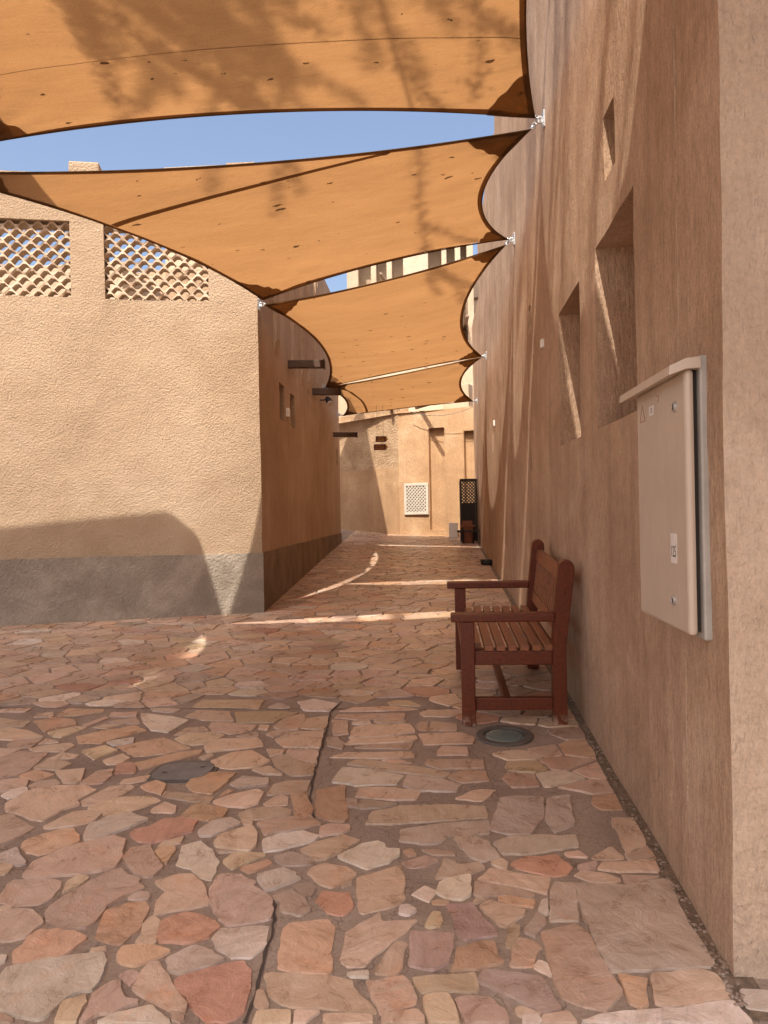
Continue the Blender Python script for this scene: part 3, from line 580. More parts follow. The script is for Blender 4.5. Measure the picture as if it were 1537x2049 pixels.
TONES = {'p': (0.500, 0.356, 0.262), 'o': (0.505, 0.318, 0.208), 'r': (0.440, 0.240, 0.165), 'm': (0.455, 0.315, 0.258),
         'w': (0.580, 0.475, 0.385), 'g': (0.410, 0.312, 0.248), 'y': (0.500, 0.368, 0.245), 's': (0.520, 0.400, 0.308)}
STONES=[('p',[-2.131,3.614,-2.024,3.645,-2.002,3.63,-1.967,3.547,-2.058,3.488]),('w',[-2.032,3.46,-2.009,3.525,-1.957,3.54,-1.931,3.504,-1.955,3.44,-1.984,3.426]),('p',[-1.954,3.352,-1.924,3.497,-1.821,3.556,-1.692,3.565,-1.605,3.515,-1.65,3.409,-1.622,3.363,-1.668,3.31,-1.702,3.204,-1.763,3.222,-1.869,3.276,-1.922,3.301]),('p',[-1.956,3.562,-1.936,3.615,-1.863,3.639,-1.817,3.586,-1.92,3.526]),('p',[-1.625,3.403,-1.555,3.559,-1.461,3.574,-1.436,3.545,-1.464,3.46,-1.52,3.377,-1.592,3.35]),('y',[-1.559,3.331,-1.486,3.439,-1.309,3.454,-1.261,3.407,-1.332,3.328,-1.43,3.239,-1.474,3.288]),('p',[-1.668,3.146,-1.653,3.187,-1.608,3.286,-1.535,3.306,-1.478,3.275,-1.476,3.214,-1.548,3.159,-1.643,3.135]),('w',[-1.463,3.075,-1.48,3.172,-1.418,3.251,-1.343,3.279,-1.246,3.223,-1.299,3.157,-1.372,3.066,-1.416,3.033,-1.443,3.043]),('o',[-1.688,3.007,-1.684,3.033,-1.639,3.084,-1.578,3.13,-1.534,3.131,-1.48,3.075,-1.465,3.032,-1.53,2.947,-1.572,2.916,-1.633,2.94]),('p',[-1.927,3.263,-1.862,3.263,-1.826,3.221,-1.707,3.139,-1.726,3.071,-1.78,3.01]),('r',[-1.272,3.09,-1.272,3.118,-1.216,3.159,-1.174,3.23,-1.105,3.243,-1.035,3.22,-1.022,3.127,-1.096,3.054,-1.164,3.021,-1.218,3.036]),('p',[-1.554,2.769,-1.564,2.852,-1.509,2.937,-1.501,2.973,-1.336,3.072,-1.276,3.046,-1.249,2.942,-1.228,2.903,-1.23,2.835,-1.302,2.792,-1.446,2.762,-1.52,2.752]),('p',[-1.223,2.898,-1.22,2.973,-1.156,3.0,-1.122,2.944,-1.043,2.83,-1.057,2.775,-1.083,2.766,-1.141,2.8]),('o',[-1.12,2.965,-1.111,2.991,-1.053,2.992,-1.039,2.966,-1.042,2.863,-1.097,2.925]),('w',[-0.995,2.858,-1.028,3.003,-0.964,3.04,-0.898,2.973,-0.843,2.872,-0.837,2.753,-0.881,2.769,-0.926,2.824]),('p',[-1.335,2.6,-1.296,2.674,-1.243,2.785,-1.198,2.818,-1.161,2.777,-1.097,2.752,-1.095,2.721,-1.058,2.695,-1.106,2.654,-1.13,2.621,-1.147,2.585,-1.152,2.483,-1.174,2.454,-1.208,2.443,-1.264,2.459,-1.313,2.494,-1.34,2.538]),('p',[-1.564,2.652,-1.569,2.733,-1.384,2.737,-1.371,2.681,-1.37,2.623,-1.401,2.583,-1.479,2.573,-1.539,2.595]),('y',[-1.344,2.657,-1.358,2.724,-1.333,2.774,-1.293,2.757,-1.308,2.7]),('y',[-1.681,2.841,-1.656,2.851,-1.622,2.827,-1.626,2.781,-1.641,2.772]),('w',[-1.729,2.923,-1.689,2.965,-1.592,2.857,-1.607,2.837,-1.695,2.864]),('m',[-1.094,2.63,-1.072,2.663,-1.035,2.664,-1.02,2.632,-1.055,2.619]),('p',[-1.032,2.732,-0.974,2.774,-0.913,2.782,-0.862,2.726,-0.835,2.678,-0.796,2.596,-0.823,2.58,-0.922,2.554,-0.961,2.53,-0.984,2.6,-0.971,2.675]),('p',[-1.108,3.027,-1.041,3.083,-1.037,3.023,-1.121,2.99]),('p',[-1.266,3.322,-1.233,3.394,-1.169,3.349,-1.161,3.292,-1.256,3.297]),('p',[-1.279,3.509,-1.098,3.473,-1.026,3.437,-1.033,3.396,-1.075,3.4,-1.164,3.42,-1.269,3.461]),('o',[-1.411,3.56,-1.357,3.62,-1.293,3.583,-1.277,3.468,-1.363,3.517]),('o',[-1.112,3.262,-1.1,3.37,-1.063,3.375,-0.926,3.322,-0.926,3.255,-0.988,3.222,-1.079,3.235]),('p',[-1.504,2.536,-1.454,2.552,-1.395,2.546,-1.352,2.513,-1.325,2.47,-1.338,2.4,-1.371,2.382,-1.41,2.374]),('p',[-1.52,2.562,-1.475,2.567,-1.488,2.552,-1.507,2.541]),('o',[-1.311,2.277,-1.329,2.314,-1.326,2.393,-1.311,2.438,-1.198,2.431,-1.139,2.398,-1.156,2.345,-1.171,2.306,-1.252,2.279,-1.287,2.269]),('o',[-1.111,2.413,-1.139,2.556,-1.074,2.597,-1.025,2.602,-0.999,2.575,-0.991,2.5,-0.989,2.45,-1.014,2.375,-1.048,2.374,-1.088,2.39]),('w',[-1.309,2.2,-1.318,2.244,-1.267,2.27,-1.197,2.293,-1.125,2.314,-1.05,2.322,-1.025,2.292,-1.012,2.244,-1.006,2.187,-1.012,2.156,-1.046,2.163,-1.076,2.114,-1.087,2.062,-1.097,2.039,-1.126,2.038,-1.166,2.049,-1.235,2.072]),('o',[-1.007,2.324,-0.998,2.356,-0.919,2.368,-0.844,2.344,-0.866,2.315,-0.924,2.273,-0.974,2.278]),('g',[-0.838,2.304,-0.775,2.372,-0.742,2.358,-0.664,2.309,-0.696,2.282,-0.775,2.237,-0.818,2.256]),('r',[-0.912,2.404,-0.926,2.494,-0.873,2.544,-0.81,2.54,-0.777,2.521,-0.726,2.475,-0.745,2.424,-0.767,2.397,-0.82,2.383,-0.893,2.389]),('y',[-1.058,2.033,-1.073,2.109,-1.036,2.126,-1.022,2.137,-1.01,2.116,-1.005,2.06,-0.999,2.032]),('p',[-0.988,2.096,-0.998,2.143,-0.971,2.188,-0.949,2.2,-0.905,2.124,-0.858,2.115,-0.916,2.067,-0.954,2.061,-0.977,2.032,-0.988,2.032]),('p',[-0.897,2.168,-0.891,2.23,-0.883,2.284,-0.863,2.284,-0.795,2.204,-0.776,2.171,-0.714,2.099,-0.706,2.074,-0.758,2.088,-0.838,2.132]),('m',[-0.955,2.228,-0.933,2.246,-0.906,2.238,-0.899,2.207,-0.908,2.184]),('r',[-0.783,2.204,-0.76,2.228,-0.722,2.252,-0.67,2.279,-0.601,2.302,-0.571,2.256,-0.555,2.179,-0.55,2.084,-0.587,2.045,-0.642,2.051,-0.685,2.086,-0.724,2.14,-0.769,2.172]),('w',[-0.941,2.034,-0.914,2.062,-0.815,2.101,-0.75,2.053,-0.745,2.04]),('p',[-0.753,2.083,-0.709,2.072,-0.709,2.049,-0.735,2.051]),('y',[-1.096,2.34,-1.057,2.367,-1.05,2.341,-1.075,2.331]),('w',[-1.371,2.307,-1.349,2.301,-1.337,2.277,-1.35,2.27]),('p',[-1.229,2.062,-1.186,2.039,-1.175,2.026,-1.207,2.025]),('p',[-0.96,2.376,-0.978,2.479,-0.966,2.516,-0.935,2.498,-0.913,2.404,-0.905,2.375,-0.94,2.367]),('o',[-1.002,3.458,-0.981,3.535,-0.951,3.514,-0.997,3.462]),('p',[-1.012,3.397,-0.964,3.451,-0.844,3.529,-0.804,3.501,-0.811,3.386,-0.848,3.347,-0.943,3.352]),('p',[-0.785,3.481,-0.777,3.588,-0.728,3.625,-0.61,3.626,-0.606,3.525,-0.644,3.503]),('g',[-0.985,3.586,-0.966,3.646,-0.819,3.655,-0.806,3.595,-0.941,3.55]),('p',[-0.783,3.38,-0.753,3.447,-0.711,3.475,-0.681,3.441,-0.674,3.375,-0.759,3.361]),('o',[-0.674,3.482,-0.619,3.496,-0.558,3.338,-0.549,3.282,-0.614,3.268]),('o',[-0.567,3.511,-0.481,3.547,-0.443,3.584,-0.431,3.533,-0.43,3.444,-0.388,3.253,-0.406,3.218,-0.463,3.228,-0.525,3.27]),('p',[-0.866,3.277,-0.821,3.328,-0.711,3.355,-0.646,3.317,-0.642,3.28,-0.771,3.236,-0.838,3.235]),('p',[-0.765,3.189,-0.74,3.224,-0.563,3.263,-0.496,3.193,-0.612,3.134,-0.707,3.099]),('w',[-0.991,3.128,-0.978,3.174,-0.96,3.209,-0.892,3.246,-0.844,3.193,-0.882,3.13,-0.933,3.079,-0.976,3.078]),('p',[-0.898,3.031,-0.897,3.085,-0.808,3.159,-0.777,3.165,-0.745,3.098,-0.73,3.013,-0.746,2.972,-0.815,2.975,-0.884,3.0]),('w',[-0.697,2.993,-0.706,3.045,-0.673,3.089,-0.557,3.129,-0.492,3.092,-0.502,3.049,-0.615,2.984,-0.682,2.963]),('p',[-0.491,3.158,-0.463,3.188,-0.381,3.183,-0.371,3.149,-0.405,3.115,-0.481,3.086]),('p',[-0.546,2.97,-0.498,3.028,-0.392,3.093,-0.317,3.052,-0.377,2.968,-0.44,2.908,-0.479,2.903]),('w',[-0.394,2.924,-0.334,2.989,-0.306,3.021,-0.251,3.045,-0.219,3.027,-0.207,2.992,-0.157,2.983,-0.159,2.943,-0.196,2.894,-0.27,2.841,-0.343,2.891]),('y',[-0.825,2.882,-0.798,2.951,-0.684,2.948,-0.676,2.933,-0.725,2.884,-0.781,2.831]),('o',[-0.746,2.836,-0.657,2.894,-0.632,2.871,-0.697,2.81,-0.71,2.8]),('m',[-0.82,2.694,-0.814,2.789,-0.798,2.803,-0.761,2.79,-0.738,2.795,-0.673,2.748,-0.675,2.714,-0.619,2.673,-0.589,2.634,-0.571,2.6,-0.571,2.518,-0.623,2.495,-0.692,2.479,-0.713,2.492,-0.762,2.557,-0.799,2.613]),('w',[-0.674,2.792,-0.582,2.839,-0.531,2.804,-0.533,2.786,-0.509,2.773,-0.579,2.708,-0.62,2.678]),('g',[-0.584,2.654,-0.53,2.696,-0.48,2.644,-0.441,2.573,-0.472,2.545,-0.533,2.565,-0.555,2.611]),('g',[-0.53,2.721,-0.479,2.748,-0.447,2.71,-0.453,2.645,-0.479,2.668]),('p',[-0.49,2.805,-0.479,2.842,-0.435,2.875,-0.359,2.853,-0.305,2.8,-0.351,2.747,-0.389,2.712,-0.43,2.736]),('r',[-0.432,2.63,-0.413,2.686,-0.32,2.68,-0.297,2.586,-0.324,2.552,-0.377,2.554,-0.405,2.599]),('g',[-0.637,2.929,-0.579,2.957,-0.514,2.934,-0.482,2.888,-0.489,2.869,-0.585,2.858,-0.621,2.886]),('p',[-0.359,2.738,-0.324,2.756,-0.319,2.73,-0.352,2.717]),('p',[-0.304,2.775,-0.203,2.842,-0.146,2.868,-0.134,2.785,-0.125,2.645,-0.158,2.602,-0.264,2.562,-0.283,2.599]),('p',[-0.834,3.217,-0.795,3.218,-0.785,3.177,-0.819,3.182]),('p',[-0.877,2.974,-0.794,2.956,-0.859,2.949]),('p',[-0.306,3.196,-0.291,3.297,-0.173,3.361,-0.003,3.378,0.194,3.366,0.202,3.262,0.061,3.242,-0.166,3.203]),('g',[-0.417,3.437,-0.368,3.444,-0.359,3.353,-0.406,3.359]),('w',[-0.728,2.416,-0.716,2.458,-0.601,2.478,-0.56,2.477,-0.557,2.394,-0.558,2.343,-0.586,2.323,-0.636,2.315,-0.701,2.358]),('o',[-0.491,2.271,-0.504,2.357,-0.508,2.463,-0.494,2.499,-0.371,2.516,-0.359,2.488,-0.347,2.474,-0.338,2.361,-0.344,2.342,-0.327,2.276,-0.336,2.255,-0.425,2.255]),('p',[-0.304,2.312,-0.304,2.454,-0.207,2.563,-0.196,2.513,-0.082,2.527,-0.109,2.475,-0.134,2.448,-0.189,2.359,-0.239,2.291,-0.278,2.285]),('p',[-0.199,2.254,-0.175,2.335,-0.139,2.409,-0.11,2.398,-0.125,2.276,-0.141,2.258]),('p',[-0.527,2.24,-0.502,2.249,-0.369,2.246,-0.265,2.225,-0.26,2.193,-0.19,2.106,-0.185,2.096,-0.276,2.106,-0.4,2.112,-0.445,2.121,-0.487,2.151]),('p',[-0.22,2.221,-0.111,2.246,-0.071,2.159,-0.08,2.134,-0.17,2.091]),('w',[-0.282,2.253,-0.217,2.263,-0.215,2.239,-0.272,2.239]),('p',[-0.531,2.174,-0.517,2.179,-0.486,2.112,-0.499,2.098,-0.525,2.115]),('y',[-0.512,2.046,-0.516,2.093,-0.419,2.096,-0.412,2.049]),('p',[-0.403,2.05,-0.407,2.093,-0.336,2.095,-0.379,2.055]),('p',[-0.324,2.052,-0.323,2.084,-0.192,2.083,-0.186,2.057]),('p',[-0.168,2.057,-0.167,2.083,-0.073,2.109,-0.052,2.076,-0.048,2.061]),('m',[-0.143,2.886,-0.056,2.94,-0.011,2.907,-0.055,2.869,-0.113,2.849]),('p',[-0.076,2.984,0.044,2.976,0.058,2.947,-0.031,2.955]),('g',[0.052,3.085,0.11,3.113,0.194,3.05,0.224,2.931,0.159,2.91,0.117,2.929,0.09,2.992]),('p',[-0.019,2.78,0.013,2.917,0.052,2.899,0.056,2.876,0.143,2.887,0.163,2.855,0.116,2.818,0.039,2.79]),('w',[-0.01,2.687,-0.008,2.746,0.039,2.785,0.106,2.804,0.099,2.674,0.071,2.645,0.001,2.66]),('p',[0.13,2.783,0.184,2.855,0.392,2.784,0.364,2.688,0.231,2.747]),('p',[0.116,2.682,0.126,2.757,0.23,2.73,0.324,2.691,0.317,2.671,0.198,2.676,0.144,2.667]),('r',[0.262,2.889,0.327,2.938,0.442,2.954,0.484,2.861,0.458,2.825,0.413,2.802,0.36,2.823,0.28,2.857]),('w',[-0.108,2.677,-0.054,2.728,-0.024,2.695,-0.04,2.631]),('p',[0.188,2.902,0.228,2.921,0.25,2.893,0.241,2.847,0.196,2.878]),('g',[0.384,2.721,0.411,2.763,0.472,2.76,0.458,2.659,0.443,2.532,0.353,2.531]),('m',[0.504,2.871,0.573,2.909,0.584,2.891,0.512,2.839]),('p',[0.469,2.969,0.53,2.985,0.555,2.937,0.479,2.945]),('o',[0.197,2.662,0.25,2.666,0.32,2.638,0.311,2.605,0.233,2.622,0.195,2.641]),('p',[0.111,2.639,0.125,2.659,0.165,2.656,0.115,2.629]),('p',[-0.035,2.635,-0.008,2.65,0.025,2.643,0.022,2.625,-0.022,2.623]),('o',[-0.146,2.973,-0.112,2.988,-0.091,2.944,-0.12,2.934]),('w',[-0.141,2.604,-0.114,2.608,-0.083,2.579,-0.113,2.556,-0.139,2.559]),('y',[-0.056,2.492,-0.026,2.569,-0.005,2.566,0.001,2.526,-0.005,2.497,-0.039,2.486]),('m',[0.02,2.608,0.101,2.617,0.128,2.558,0.179,2.451,0.071,2.421,0.044,2.478]),('p',[0.133,2.607,0.164,2.642,0.28,2.584,0.269,2.562,0.208,2.499,0.18,2.509]),('y',[0.198,2.395,0.225,2.503,0.25,2.504,0.236,2.449,0.21,2.393]),('g',[0.265,2.47,0.313,2.574,0.331,2.549,0.331,2.516,0.292,2.444]),('w',[0.325,2.585,0.342,2.646,0.363,2.655,0.348,2.567]),('m',[-0.098,2.3,-0.099,2.467,0.035,2.454,0.029,2.372,0.016,2.316,-0.03,2.279,-0.069,2.289]),('o',[0.029,2.275,0.049,2.372,0.062,2.385,0.119,2.406,0.159,2.41,0.169,2.338,0.183,2.315,0.104,2.289]),('p',[0.203,2.303,0.221,2.39,0.239,2.439,0.296,2.418,0.309,2.392,0.277,2.36,0.266,2.305,0.239,2.298]),('p',[0.316,2.47,0.43,2.518,0.463,2.451,0.482,2.296,0.504,2.201,0.439,2.118,0.328,2.169,0.321,2.265,0.316,2.361]),('y',[-0.089,2.242,0.095,2.265,0.098,2.193,-0.064,2.18]),('m',[0.102,2.231,0.121,2.28,0.19,2.268,0.283,2.259,0.29,2.231,0.299,2.194,0.322,2.127,0.273,2.111,0.205,2.164]),('y',[-0.052,2.156,-0.027,2.17,0.013,2.169,0.043,2.064,-0.041,2.062]),('p',[0.038,2.149,0.082,2.166,0.132,2.152,0.164,2.107,0.174,2.069,0.056,2.065]),('p',[0.2,2.118,0.212,2.131,0.264,2.101,0.205,2.096]),('w',[0.269,2.299,0.292,2.324,0.309,2.312,0.315,2.26,0.296,2.277]),('w',[0.209,2.07,0.214,2.087,0.256,2.09,0.26,2.071]),('p',[0.264,2.072,0.267,2.093,0.339,2.11,0.356,2.075]),('s',[0.475,2.75,0.641,2.745,0.794,2.795,0.81,2.774,0.79,2.653,0.794,2.494,0.798,2.335,0.789,2.32,0.625,2.298,0.491,2.285,0.476,2.375,0.466,2.585]),('o',[0.513,2.269,0.583,2.254,0.558,2.147,0.538,2.139,0.511,2.156]),('p',[0.604,2.277,0.756,2.302,0.787,2.283,0.803,2.191,0.66,2.15,0.58,2.153]),('w',[0.365,2.075,0.421,2.098,0.641,2.135,0.77,2.167,0.795,2.17,0.811,2.096,0.808,2.089]),('w',[0.833,2.213,0.907,2.215,0.874,2.137,0.822,2.141]),('p',[0.477,2.814,0.509,2.833,0.595,2.826,0.636,2.783,0.619,2.77,0.542,2.768]),('p',[0.65,2.823,0.78,2.812,0.666,2.759,0.645,2.762]),('p',[0.598,2.903,0.796,2.916,0.786,2.847,0.65,2.84,0.574,2.857]),('m',[0.502,2.873,0.58,2.907,0.567,2.865,0.51,2.837]),('p',[0.703,2.952,0.793,3.028,0.801,2.935,0.703,2.924]),('p',[0.573,2.94,0.658,3.02,0.684,2.942,0.671,2.928,0.575,2.931]),('p',[0.713,3.26,0.804,3.262,0.797,3.043,0.703,2.962]),('p',[-2.771,4.715,-2.568,4.737,-2.569,4.667,-2.683,4.668,-2.744,4.669]),('o',[-2.328,4.588,-2.332,4.725,-2.096,4.723,-2.077,4.664,-2.218,4.598]),('o',[-2.429,4.491,-2.323,4.555,-2.206,4.511,-2.138,4.428,-2.2,4.368,-2.269,4.309]),('y',[-2.238,4.289,-2.125,4.387,-2.045,4.367,-2.124,4.214,-2.181,4.232]),('p',[-2.558,4.349,-2.513,4.369,-2.384,4.329,-2.231,4.223,-2.39,4.177,-2.464,4.186]),('p',[-2.376,4.105,-2.365,4.168,-2.223,4.195,-2.213,4.061,-2.333,4.053]),('p',[-2.212,4.036,-2.154,4.088,-2.03,4.132,-1.982,4.088,-2.006,4.002,-2.161,4.002]),('p',[-2.308,3.919,-2.252,4.002,-2.081,3.985,-2.064,3.75,-2.086,3.692,-2.151,3.649]),('o',[-2.072,3.678,-2.025,3.758,-1.901,3.693,-1.959,3.622]),('p',[-2.049,3.78,-2.029,3.872,-1.938,3.865,-1.876,3.827,-1.906,3.751]),('p',[-1.911,3.736,-1.78,3.767,-1.732,3.624,-1.744,3.59,-1.803,3.603,-1.864,3.679]),('p',[-1.719,3.597,-1.701,3.738,-1.63,3.768,-1.605,3.681,-1.615,3.598,-1.661,3.584]),('o',[-2.044,4.232,-1.916,4.328,-1.778,4.416,-1.674,4.327,-1.799,4.214,-1.86,4.123,-1.977,4.132]),('y',[-1.903,4.003,-1.814,4.079,-1.717,4.02,-1.787,3.889]),('p',[-1.731,3.874,-1.662,3.962,-1.601,3.906,-1.619,3.843,-1.686,3.828]),('o',[-1.748,4.079,-1.534,4.208,-1.327,4.05,-1.439,3.971,-1.589,3.936,-1.66,4.006]),('w',[-1.817,4.622,-1.599,4.564,-1.486,4.5,-1.518,4.387,-1.539,4.296,-1.645,4.337,-1.748,4.475]),('r',[-1.637,3.828,-1.573,3.851,-1.527,3.798,-1.504,3.725,-1.599,3.71]),('o',[-1.552,3.842,-1.365,3.993,-1.253,4.021,-1.253,3.979,-1.395,3.85,-1.488,3.759]),('p',[-1.529,3.64,-1.411,3.697,-1.413,3.641,-1.466,3.599,-1.518,3.599]),('w',[-1.828,4.141,-1.701,4.204,-1.676,4.141,-1.766,4.088]),('p',[-2.097,4.418,-2.019,4.564,-1.988,4.542,-2.055,4.387]),('p',[-1.96,4.479,-1.825,4.552,-1.755,4.447,-1.928,4.454]),('p',[-2.012,4.387,-1.975,4.431,-1.851,4.439,-1.933,4.367]),('p',[-2.201,4.114,-2.196,4.195,-2.101,4.141]),('p',[-2.042,3.896,-2.0,3.977,-1.892,3.953,-1.899,3.913]),('p',[-2.376,4.035,-2.258,4.036,-2.28,3.96,-2.318,3.935]),('p',[-2.469,4.622,-2.388,4.655,-2.356,4.577,-2.469,4.567]),('p',[-2.002,4.575,-2.008,4.641,-1.856,4.651,-1.833,4.574]),('p',[-2.679,4.557,-2.58,4.513,-2.451,4.492,-2.444,4.399,-2.581,4.389]),('y',[-1.538,4.763,-1.511,4.895,-1.111,4.89,-1.11,4.72,-1.488,4.746]),('p',[-1.521,4.572,-1.492,4.687,-1.282,4.671,-1.204,4.486,-1.386,4.507]),('y',[-1.239,4.649,-1.003,4.665,-0.839,4.637,-0.915,4.547,-0.961,4.464,-1.175,4.455]),('p',[-1.329,4.385,-1.328,4.476,-1.054,4.414,-1.06,4.326,-1.167,4.269,-1.277,4.326]),('y',[-1.458,4.195,-1.409,4.269,-1.289,4.297,-1.195,4.25,-1.231,4.141,-1.321,4.097,-1.395,4.124]),('p',[-1.255,4.072,-1.221,4.177,-1.001,4.213,-0.94,4.089,-1.068,4.038,-1.22,3.996]),('y',[-1.16,3.876,-1.092,3.988,-0.982,4.022,-0.857,3.878,-0.9,3.802,-1.04,3.771,-1.12,3.8]),('p',[-0.89,4.186,-0.819,4.297,-0.642,4.315,-0.627,4.056,-0.829,4.072]),('p',[-0.91,4.038,-0.808,4.03,-0.809,3.973,-0.868,3.933]),('p',[-0.797,3.989,-0.791,4.039,-0.63,4.022,-0.619,3.856,-0.736,3.909]),('p',[-0.857,3.909,-0.789,3.965,-0.733,3.894,-0.618,3.833,-0.612,3.702,-0.707,3.688,-0.802,3.788]),('p',[-0.944,4.384,-0.911,4.526,-0.813,4.611,-0.784,4.525,-0.794,4.344,-0.878,4.325]),('p',[-0.791,4.364,-0.779,4.536,-0.651,4.577,-0.638,4.383,-0.653,4.344]),('w',[-0.884,4.851,-0.788,4.911,-0.624,4.813,-0.656,4.667,-0.817,4.681]),('o',[-1.196,3.575,-1.185,3.684,-1.116,3.727,-0.998,3.721,-1.016,3.577,-1.046,3.486,-1.132,3.498]),('g',[-0.98,3.59,-0.956,3.693,-0.821,3.659,-0.804,3.579,-0.941,3.545]),('p',[-0.921,3.765,-0.846,3.802,-0.761,3.701,-0.851,3.715]),('p',[-1.484,4.251,-1.454,4.366,-1.36,4.395,-1.311,4.326,-1.443,4.269]),('p',[-1.131,4.232,-1.027,4.297,-1.002,4.25,-1.075,4.222]),('p',[-0.963,4.269,-0.912,4.325,-0.828,4.306,-0.917,4.222]),('p',[-1.248,3.923,-1.196,3.98,-1.172,3.939,-1.207,3.892]),('p',[-1.031,4.345,-1.033,4.414,-0.976,4.404,-0.968,4.335]),('p',[-0.622,4.504,-0.529,4.483,-0.499,4.268,-0.582,4.25]),('w',[-0.497,4.442,-0.488,4.482,-0.406,4.492,-0.388,4.441,-0.454,4.422]),('p',[-0.485,4.204,-0.478,4.382,-0.401,4.425,-0.164,4.425,-0.124,4.305,-0.255,4.24]),('p',[-0.5,4.107,-0.47,4.186,-0.126,4.231,-0.119,4.186,-0.137,4.151]),('p',[-0.444,4.056,-0.361,4.107,-0.13,4.133,-0.153,4.048]),('p',[-0.558,3.926,-0.486,3.982,-0.139,3.991,-0.125,3.935,-0.274,3.911]),('p',[-0.458,3.842,-0.399,3.903,-0.047,3.778,0.055,3.721,0.026,3.68,-0.229,3.748]),('p',[-0.29,3.888,-0.196,3.904,-0.135,3.858,-0.235,3.858]),('w',[-0.506,3.621,-0.475,3.789,-0.31,3.761,-0.17,3.692,-0.199,3.597,-0.385,3.582]),('p',[-0.377,3.456,-0.37,3.544,-0.274,3.564,-0.175,3.546,-0.08,3.509,-0.102,3.435,-0.212,3.434]),('g',[-0.362,3.35,-0.348,3.426,-0.184,3.387,-0.249,3.351,-0.335,3.339]),('p',[-0.107,4.267,0.132,4.286,0.193,4.213,0.182,4.125,-0.073,4.108]),('p',[0.001,4.024,0.026,4.074,0.155,4.066,0.15,3.96,-0.006,3.959]),('p',[-0.049,4.323,-0.036,4.47,0.104,4.42,0.101,4.323]),('p',[-0.07,3.836,-0.059,3.897,0.222,3.883,0.222,3.794,-0.001,3.778]),('p',[0.043,3.68,0.107,3.75,0.225,3.751,0.238,3.641,0.107,3.613]),('p',[-0.599,4.662,-0.513,4.731,-0.283,4.752,-0.115,4.698,-0.35,4.669]),('p',[-0.613,4.545,-0.6,4.609,-0.198,4.62,-0.195,4.543,-0.442,4.503]),('g',[-0.13,4.401,-0.097,4.46,-0.057,4.46,-0.062,4.323,-0.108,4.324]),('g',[-0.592,4.09,-0.609,4.213,-0.56,4.231,-0.508,4.124,-0.505,4.039]),('y',[-0.317,4.834,-0.252,4.881,-0.178,4.868,-0.102,4.762,-0.285,4.786]),('g',[-0.166,3.584,-0.153,3.692,0.004,3.652,0.101,3.587,0.077,3.523,-0.11,3.521]),('p',[-0.371,4.482,-0.215,4.522,-0.186,4.461,-0.341,4.451]),('g',[0.207,3.158,0.269,3.452,0.345,3.466,0.459,3.454,0.437,3.265,0.359,3.117,0.282,3.115]),('g',[0.441,3.253,0.481,3.454,0.577,3.482,0.551,3.209,0.464,3.129]),('g',[0.208,3.04,0.306,3.1,0.538,3.109,0.533,3.025,0.34,2.962,0.237,2.96]),('g',[-0.164,3.141,0.023,3.201,0.201,3.226,0.199,3.125,0.047,3.101,-0.006,3.036,-0.082,3.035,-0.16,3.055])]
LIGHT_C, LIGHT_R = Vector((0.363, 4.238)), 0.155
COVER_C = Vector((-1.262, 3.742))
FRONT_O, FRONT_D, FRONT_N = (-1.779, 7.863), (-0.9744, -0.2246), (0.2246, -0.9744)
WALL_X = 0.84

def clip(poly, p, n):
    """keep the part of a convex polygon where (q-p).n <= 0"""
    out = []
    for i in range(len(poly)):
        a, b = poly[i], poly[(i + 1) % len(poly)]
        da, db = (a[0] - p[0]) * n[0] + (a[1] - p[1]) * n[1], (b[0] - p[0]) * n[0] + (b[1] - p[1]) * n[1]
        if da <= 0:
            out.append(a)
        if (da < 0 < db) or (db < 0 < da):
            t = da / (da - db)
            out.append((a[0] + (b[0] - a[0]) * t, a[1] + (b[1] - a[1]) * t))
    return out
def area(p):
    return 0.5 * sum(p[i][0] * p[(i + 1) % len(p)][1] - p[(i + 1) % len(p)][0] * p[i][1] for i in range(len(p)))
def inside(q, poly):
    c = False
    for i in range(len(poly)):
        a, b = poly[i], poly[i - 1]
        if (a[1] > q[1]) != (b[1] > q[1]) and q[0] < (b[0] - a[0]) * (q[1] - a[1]) / (b[1] - a[1]) + a[0]:
            c = not c
    return c
def seg_pts(poly, step):
    out = []
    for i in range(len(poly)):
        a, b = poly[i], poly[(i + 1) % len(poly)]
        l = math.hypot(b[0] - a[0], b[1] - a[1])
        k = max(1, int(math.ceil(l / step)))
        out += [(a[0] + (b[0] - a[0]) * t / k, a[1] + (b[1] - a[1]) * t / k) for t in range(k)]
    return out

traced = []
for k, fl in STONES:
    poly = [(fl[i], fl[i + 1]) for i in range(0, len(fl), 2)]
    if area(poly) < 0:
        poly = poly[::-1]
    g_ = []
    for i in range(len(poly)):
        a, p, c = Vector(poly[i - 1]), Vector(poly[i]), Vector(poly[(i + 1) % len(poly)])
        n1, n2 = (p - a).normalized(), (c - p).normalized()
        nn = Vector((n1.y + n2.y, -n1.x - n2.x))
        g_.append(tuple(p + nn.normalized() * 0.006) if nn.length > 0.3 else tuple(p))
    traced.append((k, g_))
# joints that cut right through the paving
JOINT_A = [on_floor(*p).xy for p in ((-60, 1417), (920, 1421), (1150, 1421))]           # across the alley
JOINT_B = [on_floor(*p).xy for p in ((486, 2049), (512, 1985), (528, 1925), (546, 1865), (549, 1812), (538, 1796))]
JOINT_C = [on_floor(*p).xy for p in ((630, 1646), (626, 1622), (620, 1597), (627, 1560), (640, 1510), (653, 1463), (663, 1424), (684, 1405))]

